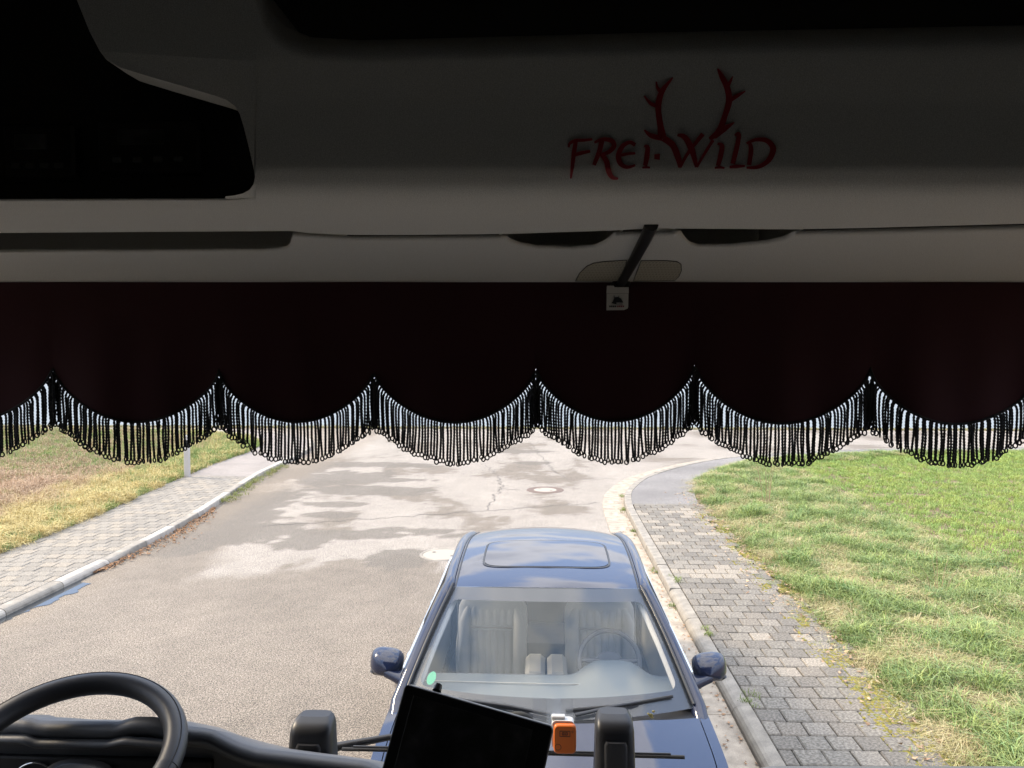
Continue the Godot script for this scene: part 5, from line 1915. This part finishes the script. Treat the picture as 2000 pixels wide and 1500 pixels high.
func tablet():
	var p := at(791, 1336, 1.30)
	var t := thing("tablet_screen", "black tablet screen tilted on the dashboard in front of the windscreen", "tablet", p)
	var roll := Basis(Vector3.UP, deg_to_rad(-8.0)) * Basis(Vector3.BACK, deg_to_rad(-11.5)) * Basis(Vector3.RIGHT, deg_to_rad(-20.0))
	t.basis = roll
	var W := 0.264
	var H := 0.182
	var mid := Vector3(W * 0.5, -H * 0.5, 0)
	var ring := func(w: float, h: float, z: float, r: float) -> PackedVector3Array:
		var a := PackedVector3Array()
		for q in [[1, 1], [-1, 1], [-1, -1], [1, -1]]:
			for k in 5:
				var an = (PI * 0.5) * k / 4.0 + [0.0, PI * 0.5, PI, PI * 1.5][[[1, 1], [-1, 1], [-1, -1], [1, -1]].find(q)]
				a.append(mid + Vector3(q[0] * (w - r) + cos(an) * r, q[1] * (h - r) + sin(an) * r, z))
		return a
	var w2 := W * 0.5
	var h2 := H * 0.5
	obj("bezel", loft([ring.call(w2, h2, -0.010, 0.007), ring.call(w2, h2, -0.002, 0.007), ring.call(w2 - 0.002, h2 - 0.002, 0.0, 0.006), ring.call(w2 - 0.004, h2 - 0.004, 0.0, 0.005)]), M.bezel, t)
	obj("back_shell", loft([ring.call(w2 - 0.002, h2 - 0.002, -0.034, 0.010), ring.call(w2 + 0.001, h2 - 0.001, -0.028, 0.009), ring.call(w2 + 0.001, h2 - 0.001, -0.0105, 0.008)]), M.shell_grey, t)
	var sc := node("display", t)
	obj("glass", box(Vector3(W - 0.052, H - 0.026, 0.002), 0.0004, mid + Vector3(-0.006, -0.001, 0.0006)), M.screen, sc)
	obj("mount_arm", tube([mid + Vector3(0, 0, -0.03), mid + Vector3(0, -0.05, -0.12), mid + Vector3(0.02, -0.22, -0.20)], [0.016, 0.015, 0.02], 10), M.black_plastic, t)
	obj("mount_knob", tube([Vector3(0.052, 0.000, -0.030), Vector3(0.052, 0.010, -0.036)], [0.008, 0.006], 12), M.black_plastic, t)

func toll_box():
	var p := at(1103, 1440, 1.90)
	var t := thing("toll_box", "small orange and white toll box marked GO low on the windscreen", "toll box", p)
	var w := 0.0285
	var h := 0.037
	obj("front", loft([super_ring(Vector3(0, 0, 0.0), Vector3(w, 0, 0), Vector3(0, h, 0), 32, 6.0), super_ring(Vector3(0, 0, 0.010), Vector3(w, 0, 0), Vector3(0, h, 0), 32, 6.0), super_ring(Vector3(0, 0, 0.013), Vector3(w - 0.003, 0, 0), Vector3(0, h - 0.003, 0), 32, 6.0)]), M.box_orange, t)
	obj("back", loft([super_ring(Vector3(-0.004, 0.005, -0.024), Vector3(w, 0, 0), Vector3(0, h, 0), 32, 6.0), super_ring(Vector3(-0.004, 0.005, -0.0005), Vector3(w, 0, 0), Vector3(0, h, 0), 32, 6.0)]), M.box_white, t)
	obj("clip", box(Vector3(0.034, 0.012, 0.016), 0.002, Vector3(-0.016, 0.044, -0.014)), M.box_white, t)
	var tm := TextMesh.new()
	tm.text = "GO"
	var f := SystemFont.new()
	f.font_names = PackedStringArray(["Droid Sans"])
	f.font_weight = 700
	tm.font = f
	tm.font_size = 32
	tm.pixel_size = 0.011 / 32.0
	tm.depth = 0.0006
	obj("lettering", tm, M.print_black, t, Vector3(0.0, 0.0155, 0.0135))
	var st := new_st()
	for b in [[0.0, 0.0068, 0.026, 0.0012], [0.0, -0.0068, 0.026, 0.0012], [-0.0125, 0.0, 0.0012, 0.0125], [0.0125, 0.0, 0.0012, 0.0125]]:
		box_into(st, Vector3(b[0], 0.0155 + b[1], 0.0135), Vector3(b[2], b[3], 0.0006))
	obj("lettering_frame", done(st), M.print_black, t)
	st = new_st()
	var ring := []
	for k in 25: ring.append(Vector3(-0.017 + cos(TAU * k / 24) * 0.0075, -0.019 + sin(TAU * k / 24) * 0.0075, 0.0132))
	tube_into(st, ring, [0.0005], 4, false)
	obj("button_ring", done(st), M.print_black, t)
	for k in 2:
		var arc := []
		for j in 6:
			var a := -0.6 + 1.2 * j / 5.0
			arc.append(Vector3(0.0145 + cos(a) * (0.003 + 0.0028 * k), 0.021 + sin(a) * (0.003 + 0.0028 * k), 0.0132))
		obj("wave_mark", tube(arc, [0.0005], 4), M.print_black, t)
	# clear fixing pad on the glass
	var pad := thing("fixing_pad", "clear sticky pad on the windscreen above the orange box", "pad", at(1080, 1388, 1.945))
	var m := mat("clear_pad", lin(0.7, 0.75, 0.8, 0.16), 0.5)
	m.transparency = BaseMaterial3D.TRANSPARENCY_ALPHA
	obj("sheet", box(Vector3(0.104, 0.064, 0.0015), 0.0), m, pad)
	obj("strip", box(Vector3(0.038, 0.064, 0.0015), 0.0, Vector3(0.002, 0, 0.003)), m, pad)
	# suction foot of the tablet mount
	var d := thing("suction_mount", "grey round suction foot on the windscreen behind the tablet", "mount", at(1012, 1412, 1.90))
	var rings := []
	for e in [[0.0, 0.042], [0.006, 0.040], [0.010, 0.030], [0.012, 0.01]]:
		rings.append(super_ring(Vector3(0, 0, e[0]), Vector3(e[1], 0, 0), Vector3(0, e[1] * 0.72, 0), 28, 2.0))
	obj("cup", loft(rings), M.cab_grey, d)
	obj("joint", tube([Vector3(-0.004, -0.004, 0.010), Vector3(-0.02, -0.05, 0.05)], [0.012, 0.012], 10), M.black_plastic, d)
	# squashed insect on the glass
	var sp := thing("insect_splat", "dried yellow insect splash on the windscreen", "splash", at(1271, 1397, 1.95))
	for b in [[0.0, 0.0, 0.006], [0.007, 0.010, 0.004], [-0.006, 0.004, 0.003], [0.003, -0.005, 0.004]]:
		var blob := []
		for e in [[0.0, 1.0], [0.001, 0.8], [0.0016, 0.3]]:
			blob.append(super_ring(Vector3(b[0], b[1], e[0]), Vector3(b[2] * e[1], 0, 0), Vector3(0, b[2] * 0.8 * e[1], 0), 10, 2.3))
		obj("drop", loft(blob), M.splat, sp)
